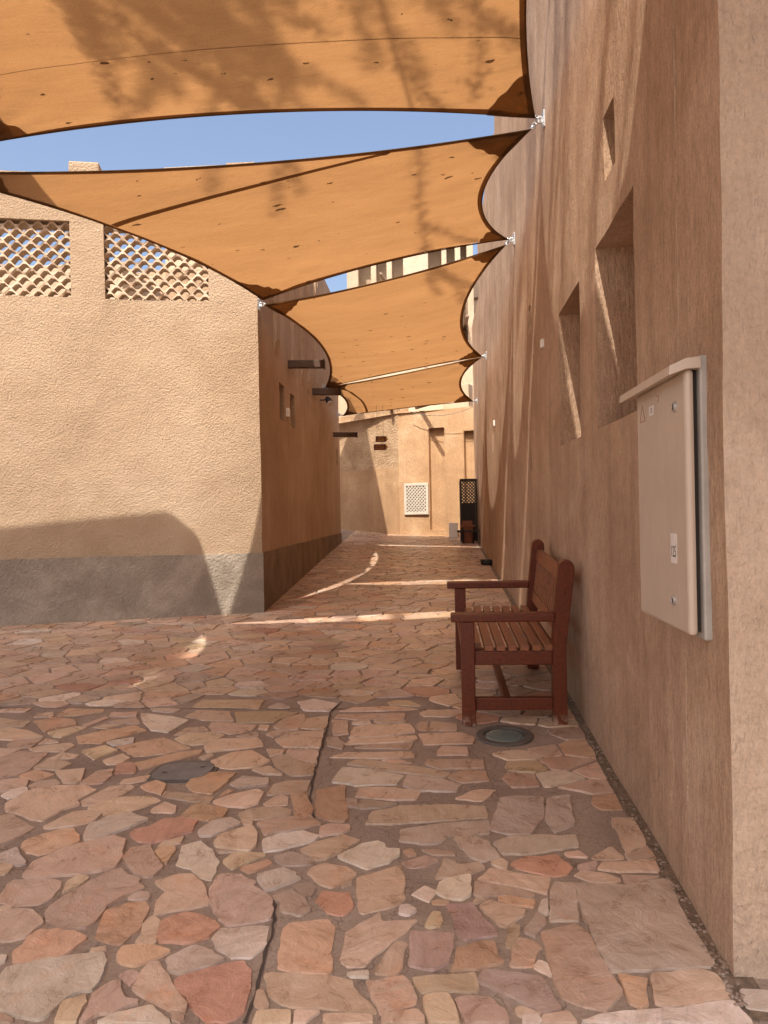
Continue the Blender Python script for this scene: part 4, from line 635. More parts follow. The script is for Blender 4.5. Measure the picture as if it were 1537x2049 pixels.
rnd = random.Random(11)
def keep_out(x, y):
    """the footprint of the houses, covers and the wall gutter"""
    if x > WALL_X - 0.05 - (0.01 if y < 4 else 0):
        return True
    u = (x - FRONT_O[0]) * FRONT_D[0] + (y - FRONT_O[1]) * FRONT_D[1]
    dn = (x - FRONT_O[0]) * FRONT_N[0] + (y - FRONT_O[1]) * FRONT_N[1]
    if u > -0.1 and dn < 0.03:
        return True
    if x < -1.80 and 7.8 < y < 15.0:
        return True
    if y > 15.96 - 0.45 * x - 0.06 and x > -0.75:
        return True
    if y > 16.31 - 1.25 * (x + 0.73) - 0.06 and x <= -0.75:
        return True
    return (Vector((x, y)) - LIGHT_C).length < LIGHT_R + 0.03 or (Vector((x, y)) - COVER_C).length < 0.19
seeds, owner = [], []
cellmap = {}
CS = 0.30
def near(x, y, r):
    ci, cj = int(math.floor(x / CS)), int(math.floor(y / CS))
    m = int(math.ceil(r / CS))
    for i in range(ci - m, ci + m + 1):
        for j in range(cj - m, cj + m + 1):
            for s in cellmap.get((i, j), ()):
                yield s
def put(x, y, own):
    cellmap.setdefault((int(math.floor(x / CS)), int(math.floor(y / CS))), []).append(len(seeds))
    seeds.append((x, y))
    owner.append(own)
for ti, (k, poly) in enumerate(traced):
    cx, cy = sum(p[0] for p in poly) / len(poly), sum(p[1] for p in poly) / len(poly)
    for q in seg_pts(poly, 0.05):
        put(q[0] + (cx - q[0]) * 0.12, q[1] + (cy - q[1]) * 0.12, ti)
    put(cx, cy, ti)
for q in seg_pts([(LIGHT_C[0] + LIGHT_R * math.cos(a), LIGHT_C[1] + LIGHT_R * math.sin(a)) for a in np.linspace(0, 6.2, 20)], 0.05):
    put(q[0], q[1], 9999)
for q in [(COVER_C[0] + 0.17 * math.cos(a), COVER_C[1] + 0.14 * math.sin(a)) for a in np.linspace(0, 6.2, 20)]:
    put(q[0], q[1], 9999)
AN = 0.72                                       # stones lie longer across the alley
tries = 0
while tries < 26000:
    tries += 1
    y = rnd.uniform(0.6, 17.6)
    x = rnd.uniform(max(-6.0, -0.62 * y - 1.0), 0.85)
    if keep_out(x, y):
        continue
    r = rnd.choice((0.11, 0.13, 0.16, 0.19, 0.23)) * (1.0 if y > 2.6 else 1.15)
    ok = True
    for s in near(x, y, 0.4):
        sx, sy = seeds[s]
        lim = r if owner[s] == -1 else 0.085
        if ((sx - x) * AN) ** 2 + (sy - y) ** 2 < lim * lim:
            ok = False
            break
    if ok and not any(inside((x, y), p) for k, p in traced if abs(p[0][0] - x) < 0.6 and abs(p[0][1] - y) < 0.6):
        put(x, y, -1)
cells = []
for i, (x, y) in enumerate(seeds):
    if owner[i] != -1:
        continue
    gap = rnd.uniform(0.005, 0.0095)
    R = 0.42
    poly = [(x - R, y - R), (x + R, y - R), (x + R, y + R), (x - R, y + R)]
    for s in near(x, y, 0.8):
        if s == i:
            continue
        sx, sy = seeds[s]
        dx, dy = (sx - x) * AN * AN, (sy - y)          # bisector under the stretched measure
        mx, my = (sx + x) / 2, (sy + y) / 2
        l = math.hypot(dx, dy)
        nx, ny = dx / l, dy / l
        poly = clip(poly, (mx - nx * gap, my - ny * gap), (nx, ny))
        if len(poly) < 3:
            break
    if len(poly) < 3:
        continue
    # stay clear of walls and of the joints
    poly = clip(poly, (WALL_X - 0.045 - (0.01 if y < 4 else 0), 0), (1, 0))
    if y < 7.9 and x < -1.6:
        poly = clip(poly, (FRONT_O[0] + FRONT_N[0] * 0.02, FRONT_O[1] + FRONT_N[1] * 0.02), (-FRONT_N[0], -FRONT_N[1]))
    elif y > 7.8:
        poly = clip(poly, (-1.80, 0), (-1, 0))
    for J in (JOINT_A, JOINT_B, JOINT_C):
        for a, b in zip(J[:-1], J[1:]):
            e = (b - a)
            t = (Vector((x, y)) - a).dot(e) / e.length_squared
            if not -0.05 <= t <= 1.05:
                continue
            nn = Vector((-e.y, e.x)).normalized()
            sd = (Vector((x, y)) - a).dot(nn)
            if abs(sd) < 0.3:
                sg = -1 if sd > 0 else 1
                o = a - nn * sg * 0.006
                poly = clip(poly, o, nn * sg)
                if len(poly) < 3:
                    break
    if len(poly) < 3 or abs(area(poly)) < 0.0016:
        continue
    if area(poly) < 0:
        poly = poly[::-1]
    c = rnd.random()
    k = 'p' if c < 0.56 else 'o' if c < 0.68 else 'y' if c < 0.77 else 'w' if c < 0.87 else 'm' if c < 0.92 else 'g' if c < 0.97 else 'r'
    cells.append((k, poly))

def stone_outline(poly, fine):
    """broken edges: corners knocked off, sides ragged"""
    pts = []
    n = len(poly)
    for i in range(n):
        p0, p1, p2 = (Vector(poly[i - 1]), Vector(poly[i]), Vector(poly[(i + 1) % n]))
        a = min(0.006, (p0 - p1).length * 0.2)
        b = min(0.006, (p2 - p1).length * 0.2)
        pts.append(p1 + (p0 - p1).normalized() * a)
        pts.append(p1 + (p2 - p1).normalized() * b)
    pts = [Vector(p) for p in seg_pts(pts, 0.035 if fine else 0.075)]
    out = []
    for i, p in enumerate(pts):
        t = (pts[(i + 1) % len(pts)] - pts[i - 1])
        if t.length < 1e-6:
            continue
        nn = Vector((t.y, -t.x)).normalized()
        v = noise.noise(Vector((p.x * 22, p.y * 22, 3.1))) * 0.009 + noise.noise(Vector((p.x * 60, p.y * 60, 9.7))) * 0.0045
        out.append(p + nn * v)
    return out
def stone_data(k, poly, fine):
    pts = stone_outline(poly, fine)
    n = len(pts)
    c = sum(pts, Vector((0, 0))) / n
    h = rnd.uniform(0.005, 0.010)
    tx, ty = rnd.uniform(-0.012, 0.012), rnd.uniform(-0.012, 0.012)
    size = max((p - c).length for p in pts)
    top, bot = [], []
    for p in pts:
        q = p + (c - p) * min(0.3, 0.0025 / max(0.02, (p - c).length))
        z = h + (q.x - c.x) * tx + (q.y - c.y) * ty + noise.noise(Vector((q.x * 14, q.y * 14, 1.0))) * 0.002
        top.append((q.x, q.y, floor_z(q.y) + max(0.003, z)))
        bot.append((p.x, p.y, floor_z(p.y) - 0.004))
    v = top + bot
    f = [tuple(range(n))] + [(n + i, n + (i + 1) % n, (i + 1) % n, i) for i in range(n)]
    b = TONES[k]
    j = rnd.uniform(0.80, 1.16)
    tone = (b[0] * j * rnd.uniform(0.98, 1.03), b[1] * j * rnd.uniform(0.97, 1.02), b[2] * j * rnd.uniform(0.96, 1.04), 1)
    return v, f, tone, rnd.uniform(0, 3.14)
def set_attrs(me, tones, angles):
    ca = me.attributes.new('tone', 'FLOAT_COLOR', 'FACE')
    ca.data.foreach_set('color', [x for t in tones for x in t])
    fa = me.attributes.new('grain_angle', 'FLOAT', 'FACE')
    fa.data.foreach_set('value', angles)
def seen_area(poly):
    q = [project((p[0], p[1], floor_z(p[1]))) for p in poly]
    if any(p is None for p in q):
        return 0
    cx, cy = sum(p[0] for p in q) / len(q), sum(p[1] for p in q) / len(q)
    if not (-40 < cx < 1577 and 900 < cy < 2089):
        return 0
    return abs(area(q))
allst = [(seen_area(p), k, p, True) for k, p in traced] + [(seen_area(p), k, p, False) for k, p in cells]
allst.sort(key=lambda s: -s[0])
rest_v, rest_f, rest_t, rest_a = [], [], [], []
for i, (sa, k, poly, tr) in enumerate(allst):
    v, f, tone, ang = stone_data(k, poly, sa > 2500)
    if i < 298:
        me = bpy.data.meshes.new('flagstone')
        me.from_pydata(v, [], f)
        me.update()
        set_attrs(me, [tone] * len(f), [ang] * len(f))
        obj('flagstone', me, M_STONE, pavement)
    else:
        b = len(rest_v)
        rest_v += v
        rest_f += [tuple(b + x for x in q) for q in f]
        rest_t += [tone] * len(f)
        rest_a += [ang] * len(f)
me = bpy.data.meshes.new('small_flagstones')
me.from_pydata(rest_v, [], rest_f)
me.update()
set_attrs(me, rest_t, rest_a)
tag(obj('small_flagstones', me, M_STONE, pavement), kind='stuff')
print('stones', len(traced), len(cells))

def ribbon(pts, w, dz):
    mb = MB()
    P = []
    for i, p in enumerate(pts):
        t = (pts[min(i + 1, len(pts) - 1)] - pts[max(i - 1, 0)]).normalized()
        nn = Vector((-t.y, t.x))
        ww = w * (0.6 + 0.8 * rnd.random())
        P.append((p + nn * ww / 2, p - nn * ww / 2))
    for a, b in zip(P[:-1], P[1:]):
        mb.quad(*[(q.x, q.y, floor_z(q.y) + dz) for q in (a[0], a[1], b[1], b[0])])
    return mb
def dense(J, step, jit):
    out = []
    for a, b in zip(J[:-1], J[1:]):
        k = max(1, int((b - a).length / step))
        out += [a + (b - a) * t / k + Vector((rnd.uniform(-jit, jit), rnd.uniform(-jit, jit))) for t in range(k)]
    return out + [J[-1]]
recalc(ribbon(dense(JOINT_A, 0.12, 0.001), 0.006, 0.004).build('joint_filler', M_SEALANT, pavement))
recalc(ribbon(dense(JOINT_B, 0.03, 0.005), 0.010, 0.004).build('crack_filler', M_SEALANT, pavement))
recalc(ribbon(dense(JOINT_C, 0.03, 0.005), 0.009, 0.004).build('crack_filler', M_SEALANT, pavement))
# soil-filled gutter along the foot of the right-hand wall
mb = MB()
gy_ = np.linspace(2.1, 14.6, 160)
gw = [WALL_X - 0.046 - 0.008 * max(0, min(1, (4.2 - y) / 1.0)) + 0.010 * noise.noise(Vector((0, y * 9, 2))) for y in gy_]
for i in range(len(gy_) - 1):
    a, b = gy_[i], gy_[i + 1]
    mb.quad((gw[i], a, floor_z(a) + 0.004), (WALL_X + 0.05, a, floor_z(a) + 0.004), (WALL_X + 0.05, b, floor_z(b) + 0.004), (gw[i + 1], b, floor_z(b) + 0.004))
recalc(mb.build('wall_gutter', M_SOIL, pavement))
mb = MB()
for i in range(300):
    y = 2.15 + 7.5 * rnd.random() ** 2
    x = rnd.uniform(WALL_X - 0.044, WALL_X - 0.004)
    s = rnd.uniform(0.003, 0.008)
    bm = bmesh.new()
    bmesh.ops.create_icosphere(bm, subdivisions=1, radius=s)
    mb.add_bm(bm, Matrix.Translation((x, y, floor_z(y) + 0.004 + s * 0.3)) @ Matrix.Rotation(rnd.random() * 6, 4, 'Z') @ Matrix.Diagonal((1, 1.5, 0.6, 1)))
tag(mb.build('gutter_pebbles', M_MORTAR, pavement), kind='stuff')

# ================================================================== house on the left
left = thing('house', (0, 0, 0), 'sand stucco house on the left with lattice screens and grey plinth', 'house')
TOP_L = 4.93
SCREENS = [(0.49, 1.512, 3.69, 4.46), (1.835, 2.92, 3.695, 4.46), (3.25, 4.30, 3.695, 4.46)]
wall('front_wall', M_STUCCO, left, FRONT_O, FRONT_D, FRONT_N, 0.0, 6.5, 0.0, TOP_L, [(*s, None) for s in SCREENS], step=0.16, thick=0.30, amp=0.010)
AL_D, AL_N = (-0.0063, 1.0), (1.0, 0.0063)
u_of = lambda y: y - FRONT_O[1]
wall('side_wall', M_ALLEY, left, FRONT_O, AL_D, AL_N, 0.0, 4.50, 0.0, 5.15,
     [(1.075, 1.42, 2.62, 3.05, 0.22), (1.82, 2.13, 2.62, 3.04, 0.22)], step=0.16, thick=0.30, amp=0.012)
so = Vector(FRONT_O) + Vector(AL_D) * 4.5
wall('side_wall', M_ALLEY, left, so, AL_D, AL_N, 0.0, 2.67, 0.0, 5.55, [(2.10, 2.28, 2.40, 2.70, 0.18)], step=0.16, thick=0.30, amp=0.012)
e2 = Vector(FRONT_O) + Vector(AL_D) * 7.17
wall('rear_wall', M_ALLEY, left, e2, (-1, 0.2), (0.2, 1), 0.0, 3.0, 0.0, 5.55, step=0.4, thick=0.3)
for z0, z1, k, lab in ((0.0, 0.0, 0, None),):
    pass
# cement plinth, a finger's breadth proud of the stucco
pO = (FRONT_O[0] + FRONT_N[0] * 0.012 + 0.012, FRONT_O[1] + FRONT_N[1] * 0.012)
o, _ = wall('plinth', M_PLINTH, left, pO, FRONT_D, FRONT_N, 0.0, 6.5, 0.0, 1.105, step=0.07, thick=0.1, amp=0.011)
tag(o, 'grey cement plinth at the foot of the stucco front')
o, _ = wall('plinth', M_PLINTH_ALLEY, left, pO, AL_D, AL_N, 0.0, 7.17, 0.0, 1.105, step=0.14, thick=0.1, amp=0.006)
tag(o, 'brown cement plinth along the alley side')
# flat roof behind the parapet, stair head and lumber room up there
mb = MB()
A = Vector((*FRONT_O, 3.45))
mb.quad(A + Vector((-0.1, 0.2, 0)), A + Vector((-0.13, 7.0, 0)), A + Vector((-6.5, 7.0, 0)), A + Vector((-6.5, -1.2, 0)))
mb.build('roof', M_CREAM, left)
mb = MB()
mb.box((-3.35, 9.6, 3.45), (-2.12, 12.2, 4.62))
mb.build('stair_head', M_ALLEY, left)
mb = MB()
mb.box((-5.6, 12.45, 3.3), (-2.10, 15.2, 5.54))
mb.build('upper_shade_block', M_ALLEY, left)  # unseen block added to hold the sun off the far wall
mb = MB()
mb.box((-4.6, 13.2, 5.541), (-2.22, 15.15, 7.6))
mb.build('roof_tower', M_CREAM, left)
mb = MB()
mb.box((-6.2, 9.2, 3.45), (-3.75, 12.3, 4.62))
mb.build('roof_room', M_CREAM, left)
mb = MB()
fo = Vector((*FRONT_O, 0))
fd, fn = Vector((*FRONT_D, 0)), Vector((*FRONT_N, 0))
Mf = Matrix((fd, fn, Vector((0, 0, 1)))).transposed().to_4x4()
Mf.translation = fo
mb.box((1.54, -0.31, TOP_L + 0.002), (1.834, 0.012, 5.06), 0.02, Mf)
mb.build('parapet_pier', M_STUCCO, left)
mb = MB()
mb.box((3.0, -0.31, TOP_L + 0.002), (3.22, 0.012, 5.06), 0.02, Mf)
mb.build('parapet_pier', M_STUCCO, left)
# pierced clay lattice in the parapet openings
def lattice(parent, u0, u1, z0, z1):
    mb = MB()
    w, h = 0.134, 0.068
    rr = random.Random(int(u0 * 100))
    nrow = int((z1 - z0) / h) + 2
    for r in range(nrow):
        zc = z0 + (r + 0.35) * h
        off = (w / 2 if r % 2 else 0)
        for c in range(-1, int((u1 - u0) / w) + 2):
            uc = u0 + c * w + off + 0.04
            if not (u0 - 0.03 < uc < u1 + 0.03 and z0 - 0.02 < zc < z1 + 0.02):
                continue
            outer = [(uc - w / 2, zc), (uc - w / 6, zc - h * 0.72), (uc + w / 6, zc - h * 0.72), (uc + w / 2, zc), (uc + w / 6, zc + h * 0.72), (uc - w / 6, zc + h * 0.72)]
            outer = [(uc - w / 2, zc), (uc, zc - h), (uc + w / 2, zc), (uc, zc + h)]
            s = 0.84 + rr.uniform(-0.03, 0.03)
            j = lambda: rr.uniform(-0.004, 0.004)
            hw, hh = w / 2 * s, h * s
            inner = [(uc - hw, zc + j()), (uc - hw * 0.30, zc - hh * 0.74 + j()), (uc + hw * 0.30, zc - hh * 0.74 + j()), (uc + hw, zc + j()), (uc + hw * 0.30, zc + hh * 0.74 + j()), (uc - hw * 0.30, zc + hh * 0.74 + j())]
            dep0, dep1 = -0.045 + rr.uniform(-0.006, 0.006), -0.17
            P = lambda q, k: Mf @ Vector((q[0], k, q[1]))
            faces = [(0, 1, (0, 1)), (1, 2, (2,)), ]
            o4, i6 = outer, inner
            for poly in ((o4[0], o4[1], i6[1], i6[0]), (o4[1], i6[2], i6[1]), (o4[1], o4[2], i6[3], i6[2]), (o4[2], o4[3], i6[4], i6[3]), (o4[3], i6[5], i6[4]), (o4[3], o4[0], i6[0], i6[5])):
                mb.quad(*[P(q, dep0 if q in i6 else -0.045) for q in poly])
                mb.quad(*[P(q, dep1) for q in reversed(poly)])
            for a in range(6):
                b = (a + 1) % 6
                mb.quad(P(i6[a], dep0), P(i6[b], dep0), P(i6[b], dep1), P(i6[a], dep1))
    return mb.build('lattice_screen', M_LATTICE, parent)
for s in SCREENS:
    lattice(left, *s)
# little windows: a dark sheet for the unlit room behind a timber frame
for (u0, u1, z0, z1) in ((1.075, 1.42, 2.62, 3.05), (1.82, 2.13, 2.62, 3.04)):
    x = FRONT_O[0] - 0.0063 * u0 - 0.13
    y0, y1 = FRONT_O[1] + u0, FRONT_O[1] + u1
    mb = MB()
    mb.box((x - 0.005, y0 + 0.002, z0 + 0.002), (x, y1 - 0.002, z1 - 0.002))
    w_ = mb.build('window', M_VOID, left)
    mb = MB()
    for a, b in (((x + 0.01, y0 + 0.02, z0 + 0.02), (x + 0.01, y0 + 0.02, z1 - 0.02)), ((x + 0.01, y1 - 0.02, z0 + 0.02), (x + 0.01, y1 - 0.02, z1 - 0.02)),
                 ((x + 0.01, y0 + 0.03, z0 + 0.02), (x + 0.01, y1 - 0.03, z0 + 0.02)), ((x + 0.01, y0 + 0.03, z1 - 0.02), (x + 0.01, y1 - 0.03, z1 - 0.02))):
        mb.bar(a, b, 0.03, 0.03)
    mb.build('window_frame', M_BEAM, w_)
# shallow pilasters on the upper part of the alley side
for y, wd in ((8.75, 0.20), (9.85, 0.16), (10.6, 0.16), (11.25, 0.20), (11.9, 0.14)):
    mb = MB()
    x = FRONT_O[0] - 0.0063 * (y - FRONT_O[1])
    bm = bmesh.new()
    pts = [(x - 0.02, y - wd / 2 - 0.02, 3.20), (x - 0.02, y + wd / 2 + 0.02, 3.20), (x + 0.045, y + wd / 2, 3.50), (x + 0.045, y - wd / 2, 3.50)]
    b_ = [Vector(p) for p in pts]
    t_ = [Vector((p.x, p.y, 5.14)) for p in b_]
    mb.quad(*b_)
    mb.quad(b_[3], b_[2], t_[2], t_[3])
    mb.quad(b_[0], b_[3], t_[3], t_[0])
    mb.quad(b_[2], b_[1], t_[1], t_[2])
    mb.quad(t_[3], t_[2], t_[1], t_[0])
    recalc(mb.build('pilaster', M_ALLEY, left))
# timber beam ends sticking out over the alley
for (px, py, L_, sec, drop) in ((575, 728, 0.46, 0.095, 0.02), (626, 783, 0.42, 0.10, 0.02), (668, 869, 0.42, 0.085, 0.02)):
    p = on_plane(px, py, (FRONT_O[0] - 0.03, 0, 0), (1, 0, 0))
    mb = MB()
    mb.bar((p.x - 0.2, p.y, p.z), (p.x + L_, p.y, p.z - drop), sec, sec, bevel=0.008)
    b_ = mb.build('beam', M_BEAM, left)
    mb = MB()
    mb.bar((p.x + L_ + 0.002, p.y, p.z - drop), (p.x + L_ + 0.018, p.y, p.z - drop), sec * 1.15, sec * 1.2, bevel=0.004)
    mb.build('beam_end', M_BLACK, b_)
# floodlight and sensor box on that wall
p = on_plane(642, 803, (FRONT_O[0] - 0.02, 0, 0), (1, 0, 0))
fl = thing('floodlight', p, 'small black and white floodlight below the middle timber beam', 'light')
MB().tube([(-0.01, 0, 0.02), (0.10, 0, 0.02)], 0.012).build('arm', M_BLACK, fl)
MB().tube([(0.10, 0.0, 0.05), (0.13, -0.03, 0.01), (0.16, -0.07, -0.045)], [0.035, 0.05, 0.06], 12).build('housing', M_BLACK, fl, True)
MB().tube([(0.161, -0.071, -0.046), (0.166, -0.079, -0.058)], [0.056, 0.056], 12).build('lens', M_PLASTIC, fl)
p = on_plane(574, 826, (FRONT_O[0] - 0.01, 0, 0), (1, 0, 0))
mb = MB().box((-0.01, -0.045, -0.055), (0.035, 0.045, 0.055), 0.008)
o = mb.build('sensor_box', M_PLASTIC)
o.location = p
tag(o, 'small white box between the two little windows of the left house', 'sensor')

# ================================================================== house on the right
right = thing('house', (0, 0, 0), 'tall brown streaked plaster house on the right with deep niches', 'house')
RW_O, RW_D, RW_N = (WALL_X, 2.27), (0, 1), (-1, 0)
H1 = lambda y0, y1, z0, z1, dep: (y0 - 2.27, y1 - 2.27, z0, z1, dep)
wall('side_wall', M_RIGHT, right, RW_O, RW_D, RW_N, 0.0, 7.35, 0.0, 8.6,
     [H1(3.215, 3.98, 1.90, 2.82, 0.30), H1(4.40, 5.13, 1.91, 2.78, 0.30), H1(3.52, 3.73, 3.06, 3.36, 0.16), H1(6.50, 6.62, 2.99, 3.22, 0.10), H1(6.62, 6.68, 1.82, 1.97, 0.08)],
     step=0.13, thick=0.5, amp=0.012, caps=False)
wall('side_wall', M_RIGHT, right, (WALL_X, 9.62), RW_D, RW_N, 0.0, 3.7, 0.0, 6.2, [(1.1, 1.2, 2.3, 2.6, 0.08)], step=0.18, thick=0.5, amp=0.012)
wall('side_wall', M_RIGHT, right, (WALL_X, 13.32), RW_D, RW_N, 0.0, 2.3, 0.0, 5.2, step=0.2, thick=0.5, amp=0.012)
o, _ = wall('end_wall', M_RIGHT_END, right, RW_O, (1, 0), (0, -1), 0.0, 4.0, 0.0, 8.6, step=0.08, thick=0.4, amp=0.012, caps=False)
tag(o, 'rough plastered end wall at the near corner, coloured paler for its brighter light')
# pane in the little high window
mb = MB().box((WALL_X + 0.10, 3.525, 3.065), (WALL_X + 0.105, 3.725, 3.355))
w_ = mb.build('window', M_PANE, right)
mb = MB()
for a, b in (((3.535, 3.07), (3.535, 3.35)), ((3.715, 3.07), (3.715, 3.35)), ((3.55, 3.08), (3.70, 3.08)), ((3.55, 3.34), (3.70, 3.34))):
    mb.bar((WALL_X + 0.09, *a), (WALL_X + 0.09, *b), 0.025, 0.022, up=(1, 0, 0))
mb.build('window_frame', M_CABSIDE, w_)
# small fittings on the wall
for px, py, s, lab in ((1087, 688, 0.03, 'small white box beside the niches high on the right wall'), (990, 847, 0.035, 'small white box far along the right wall')):
    p = on_plane(px, py, (WALL_X, 0, 0), (1, 0, 0))
    o = MB().box((-0.02, -s, -s * 1.1), (0.01, s, s * 1.1), 0.006).build('junction_box', M_PLASTIC)
    o.location = p
    tag(o, lab, 'junction box')

# ================================================================== house at the end of the alley
back = thing('house', (0, 0, 0), 'orange plastered house closing the far end of the alley', 'house')
BR_O, BR_D, BR_N = Vector((-0.73, 16.31)), Vector((1.73, -0.78)).normalized(), None
BR_N = Vector((BR_D.y, -BR_D.x))
def on_back(px, py):
    p = on_plane(px, py, (BR_O.x, BR_O.y, 0), (BR_N.x, BR_N.y, 0))
    return (p.xy - BR_O).dot(BR_D), p.z
BL_D = Vector((-0.685, 0.85)).normalized()
BL_N = Vector((-BL_D.y, BL_D.x))
if BL_N.y > 0:
    BL_N = -BL_N
p1a, p1b = on_back(857, 857), on_back(893, 1060)
p2a, p2b = on_back(928, 862), on_back(960, 1066)
wall('front_wall', M_BACK, back, BR_O, BR_D, BR_N, 0.0, 1.95, 0.4, 3.60,
     [(p1a[0], p1b[0], p1b[1], p1a[1], 0.11), (p2a[0], p2a[0] + 0.45, p2b[1], p2a[1], 0.11)], step=0.15, thick=0.3, amp=0.010)
zs_ = 2.45
wall('front_wall', M_ROUGH, back, BR_O, BL_D, BL_N, 0.0, 4.2, zs_, 3.75, step=0.09, thick=0.3, amp=0.022)
wall('front_wall', M_BACK, back, (BR_O.x + BL_N.x * 0.012, BR_O.y + BL_N.y * 0.012), BL_D, BL_N, 0.0, 4.2, 0.4, zs_, step=0.15, thick=0.3, amp=0.010)
mb = MB()
mb.quad((-3.6, 19.3, 3.58), (-0.7, 16.25, 3.58), (1.4, 15.4, 3.58), (1.4, 19.3, 3.58))
mb.build('roof', M_CREAM, back)
# parapet coping blocks with white window frames above
p = [on_back(866, 822), on_back(925, 818)]
def bk(u, z, k=0.0):
    q = BR_O + BR_D * u - BR_N * k
    return Vector((q.x, q.y, z))
for (xa, xb, ya, yb) in ((872, 925, 792, 818), (948, 968, 790, 818)):
    a, b = on_back(xa, yb), on_back(xb, ya)
    u0, u1, z0, z1 = a[0], b[0], max(3.61, a[1]), b[1]
    mb = MB()
    Mb = Matrix((Vector((BR_D.x, BR_D.y, 0)), Vector((-BR_N.x, -BR_N.y, 0)), Vector((0, 0, 1)))).transposed().to_4x4()
    Mb.translation = (BR_O.x, BR_O.y, 0)
    mb.box((u0, 0.35, 3.585), (u1, 0.60, z1 + 0.3), 0.01, Mb)
    mb.build('parapet_block', M_CREAM, back)
# white lattice shutter
a, b = on_back(811, 1030), on_back(858, 966)
sh = thing('lattice_shutter', bk(a[0], a[1], -0.012), 'white wooden lattice shutter set in the far orange wall', 'shutter', rot=(0, 0, math.atan2(BR_D.y, BR_D.x)))
W_, H_ = b[0] - a[0], b[1] - a[1]
fw = 0.055
for lo, hi in (((0, -0.03, 0), (W_, 0.0, fw)), ((0, -0.03, H_ - fw), (W_, 0.0, H_)), ((0, -0.03, fw + 0.001), (fw, 0.0, H_ - fw - 0.001)), ((W_ - fw, -0.03, fw + 0.001), (W_, 0.0, H_ - fw - 0.001))):
    MB().box(lo, hi, 0.005).build('frame', M_WHITE, sh)
MB().box((fw - 0.005, 0.002, fw - 0.005), (W_ - fw + 0.005, 0.010, H_ - fw + 0.005)).build('backing', M_VOID, sh)
def cross_slats(parent, w, h, x0, z0, pitch, bw, bt, y, mat, dirs=(1, -1)):
    for s in dirs:
        mb = MB()
        k = -h
        while k < w + h:
            pts = []
            # clip the line x = x0 + k + s*t, z = z0 + t to the rectangle
            lo, hi = 0.0, h
            if s > 0:
                lo, hi = max(lo, -k), min(hi, w - k)
            else:
                lo, hi = max(lo, k - w), min(hi, k)
            if hi - lo > 0.02:
                mb.bar((x0 + k + s * lo, y + (0 if s > 0 else bt), z0 + lo), (x0 + k + s * hi, y + (0 if s > 0 else bt), z0 + hi), bw, bt, up=(0, 1, 0))
            k += pitch
        tag(mb.build('lattice_slats', mat, parent), kind='stuff')
cross_slats(sh, W_ - 2 * fw, H_ - 2 * fw, fw, fw, 0.075, 0.026, 0.009, -0.022, M_WHITE)

# wind tower rising behind
tower = thing('wind_tower', (-0.5, 18.6, 3.5), 'pale wind tower with tall vertical fins behind the far house', 'tower')
tl = lambda x, y, z: (x + 0.5, y - 18.6, z - 3.5)
mb = MB()
mb.box(tl(-1.95, 18.95, 3.0), tl(1.02, 21.4, 8.1))
mb.build('core', M_CREAM, tower)
mb = MB()
mb.box(tl(-2.0, 18.40, 8.1), tl(1.07, 21.5, 8.5), 0.03)
mb.build('cornice', M_CREAM, tower)
mb = MB()
mb.box(tl(-2.0, 18.38, 3.0), tl(1.07, 18.95, 5.3), 0.02)
mb.build('base', M_CREAM, tower)
for x0, x1, yy in ((-1.98, -1.70, 18.42), (-1.40, -1.27, 18.45), (-1.02, -0.89, 18.45), (-0.62, -0.02, 18.40), (0.30, 0.42, 18.45), (0.62, 0.75, 18.45), (0.90, 1.05, 18.42)):
    mb = MB()
    mb.box(tl(x0, yy, 5.302), tl(x1, 18.96, 8.098), 0.015)
    mb.build('fin', M_CREAM, tower)
for x in (-1.15, 0.12, 0.52):
    MB().tube([tl(x, 18.2, 7.15), tl(x + 0.25, 19.0, 6.85)], 0.04, 8).build('pole', M_POLE, tower, True)
for x in (-1.5, -0.3, 0.85):
    MB().tube([tl(x, 17.75, 5.95), tl(x, 19.0, 5.95)], 0.045, 8).build('pole', M_POLE, tower, True)
# frame of a second tower peeping past the right wall
fr = thing('tower_frame', (1.3, 19.6, 3.5), 'slender pale tower post with cross bars beside the right wall', 'tower')
fl_ = lambda x, y, z: (x - 1.3, y - 19.6, z - 3.5)
MB().box(fl_(1.10, 19.5, 3.3), fl_(1.28, 19.7, 7.6), 0.015).build('post', M_CREAM, fr)
MB().box(fl_(1.281, 19.52, 5.75), fl_(2.2, 19.68, 5.95), 0.01).build('cross_beam', M_CREAM, fr)
for z in (6.5, 6.85):
    MB().tube([fl_(0.95, 19.45, z - 0.05), fl_(2.2, 19.6, z + 0.12)], 0.03, 6).build('cross_bar', M_POLE, fr, True)
# second cream house behind the left house
lb = thing('house', (-4.0, 18.4, 1.2), 'cream plastered house rising behind the left house', 'house')
ll = lambda x, y, z: (x + 4.0, y - 18.4, z - 1.2)
MB().box(ll(-7.0, 18.6, 0.9), ll(-3.03, 24, 6.4), 0.03).build('wall', M_CREAM, lb)
for x0 in (-3.3, -3.95, -4.6):
    MB().box(ll(x0, 18.45, 0.9), ll(x0 + 0.27, 18.66, 7.0), 0.02).build('pier', M_CREAM, lb)
MB().box(ll(-2.95, 18.6, 0.9), ll(-1.9, 20.0, 4.7), 0.02).build('low_wall', M_CREAM, lb)

# poles reaching out from the far wall, their shadows fall across it
for (px, py, v, Lp) in ((829, 815, (0.40, -0.92, -0.02), 0.95), (777, 822, (-0.02, -1.0, 0.0), 0.40)):
    u, z = on_back(px, py)
    r = bk(u, z, 0.1) if px > 800 else None
    if r is None:
        q = on_plane(px, py, (BR_O.x, BR_O.y, 0), (BL_N.x, BL_N.y, 0))
        r = q + Vector((-BL_N.x, -BL_N.y, 0)) * 0.1
    d = Vector(v).normalized()
    MB().tube([r, r + d * Lp], 0.036, 8).build('pole', M_POLE, back, True)

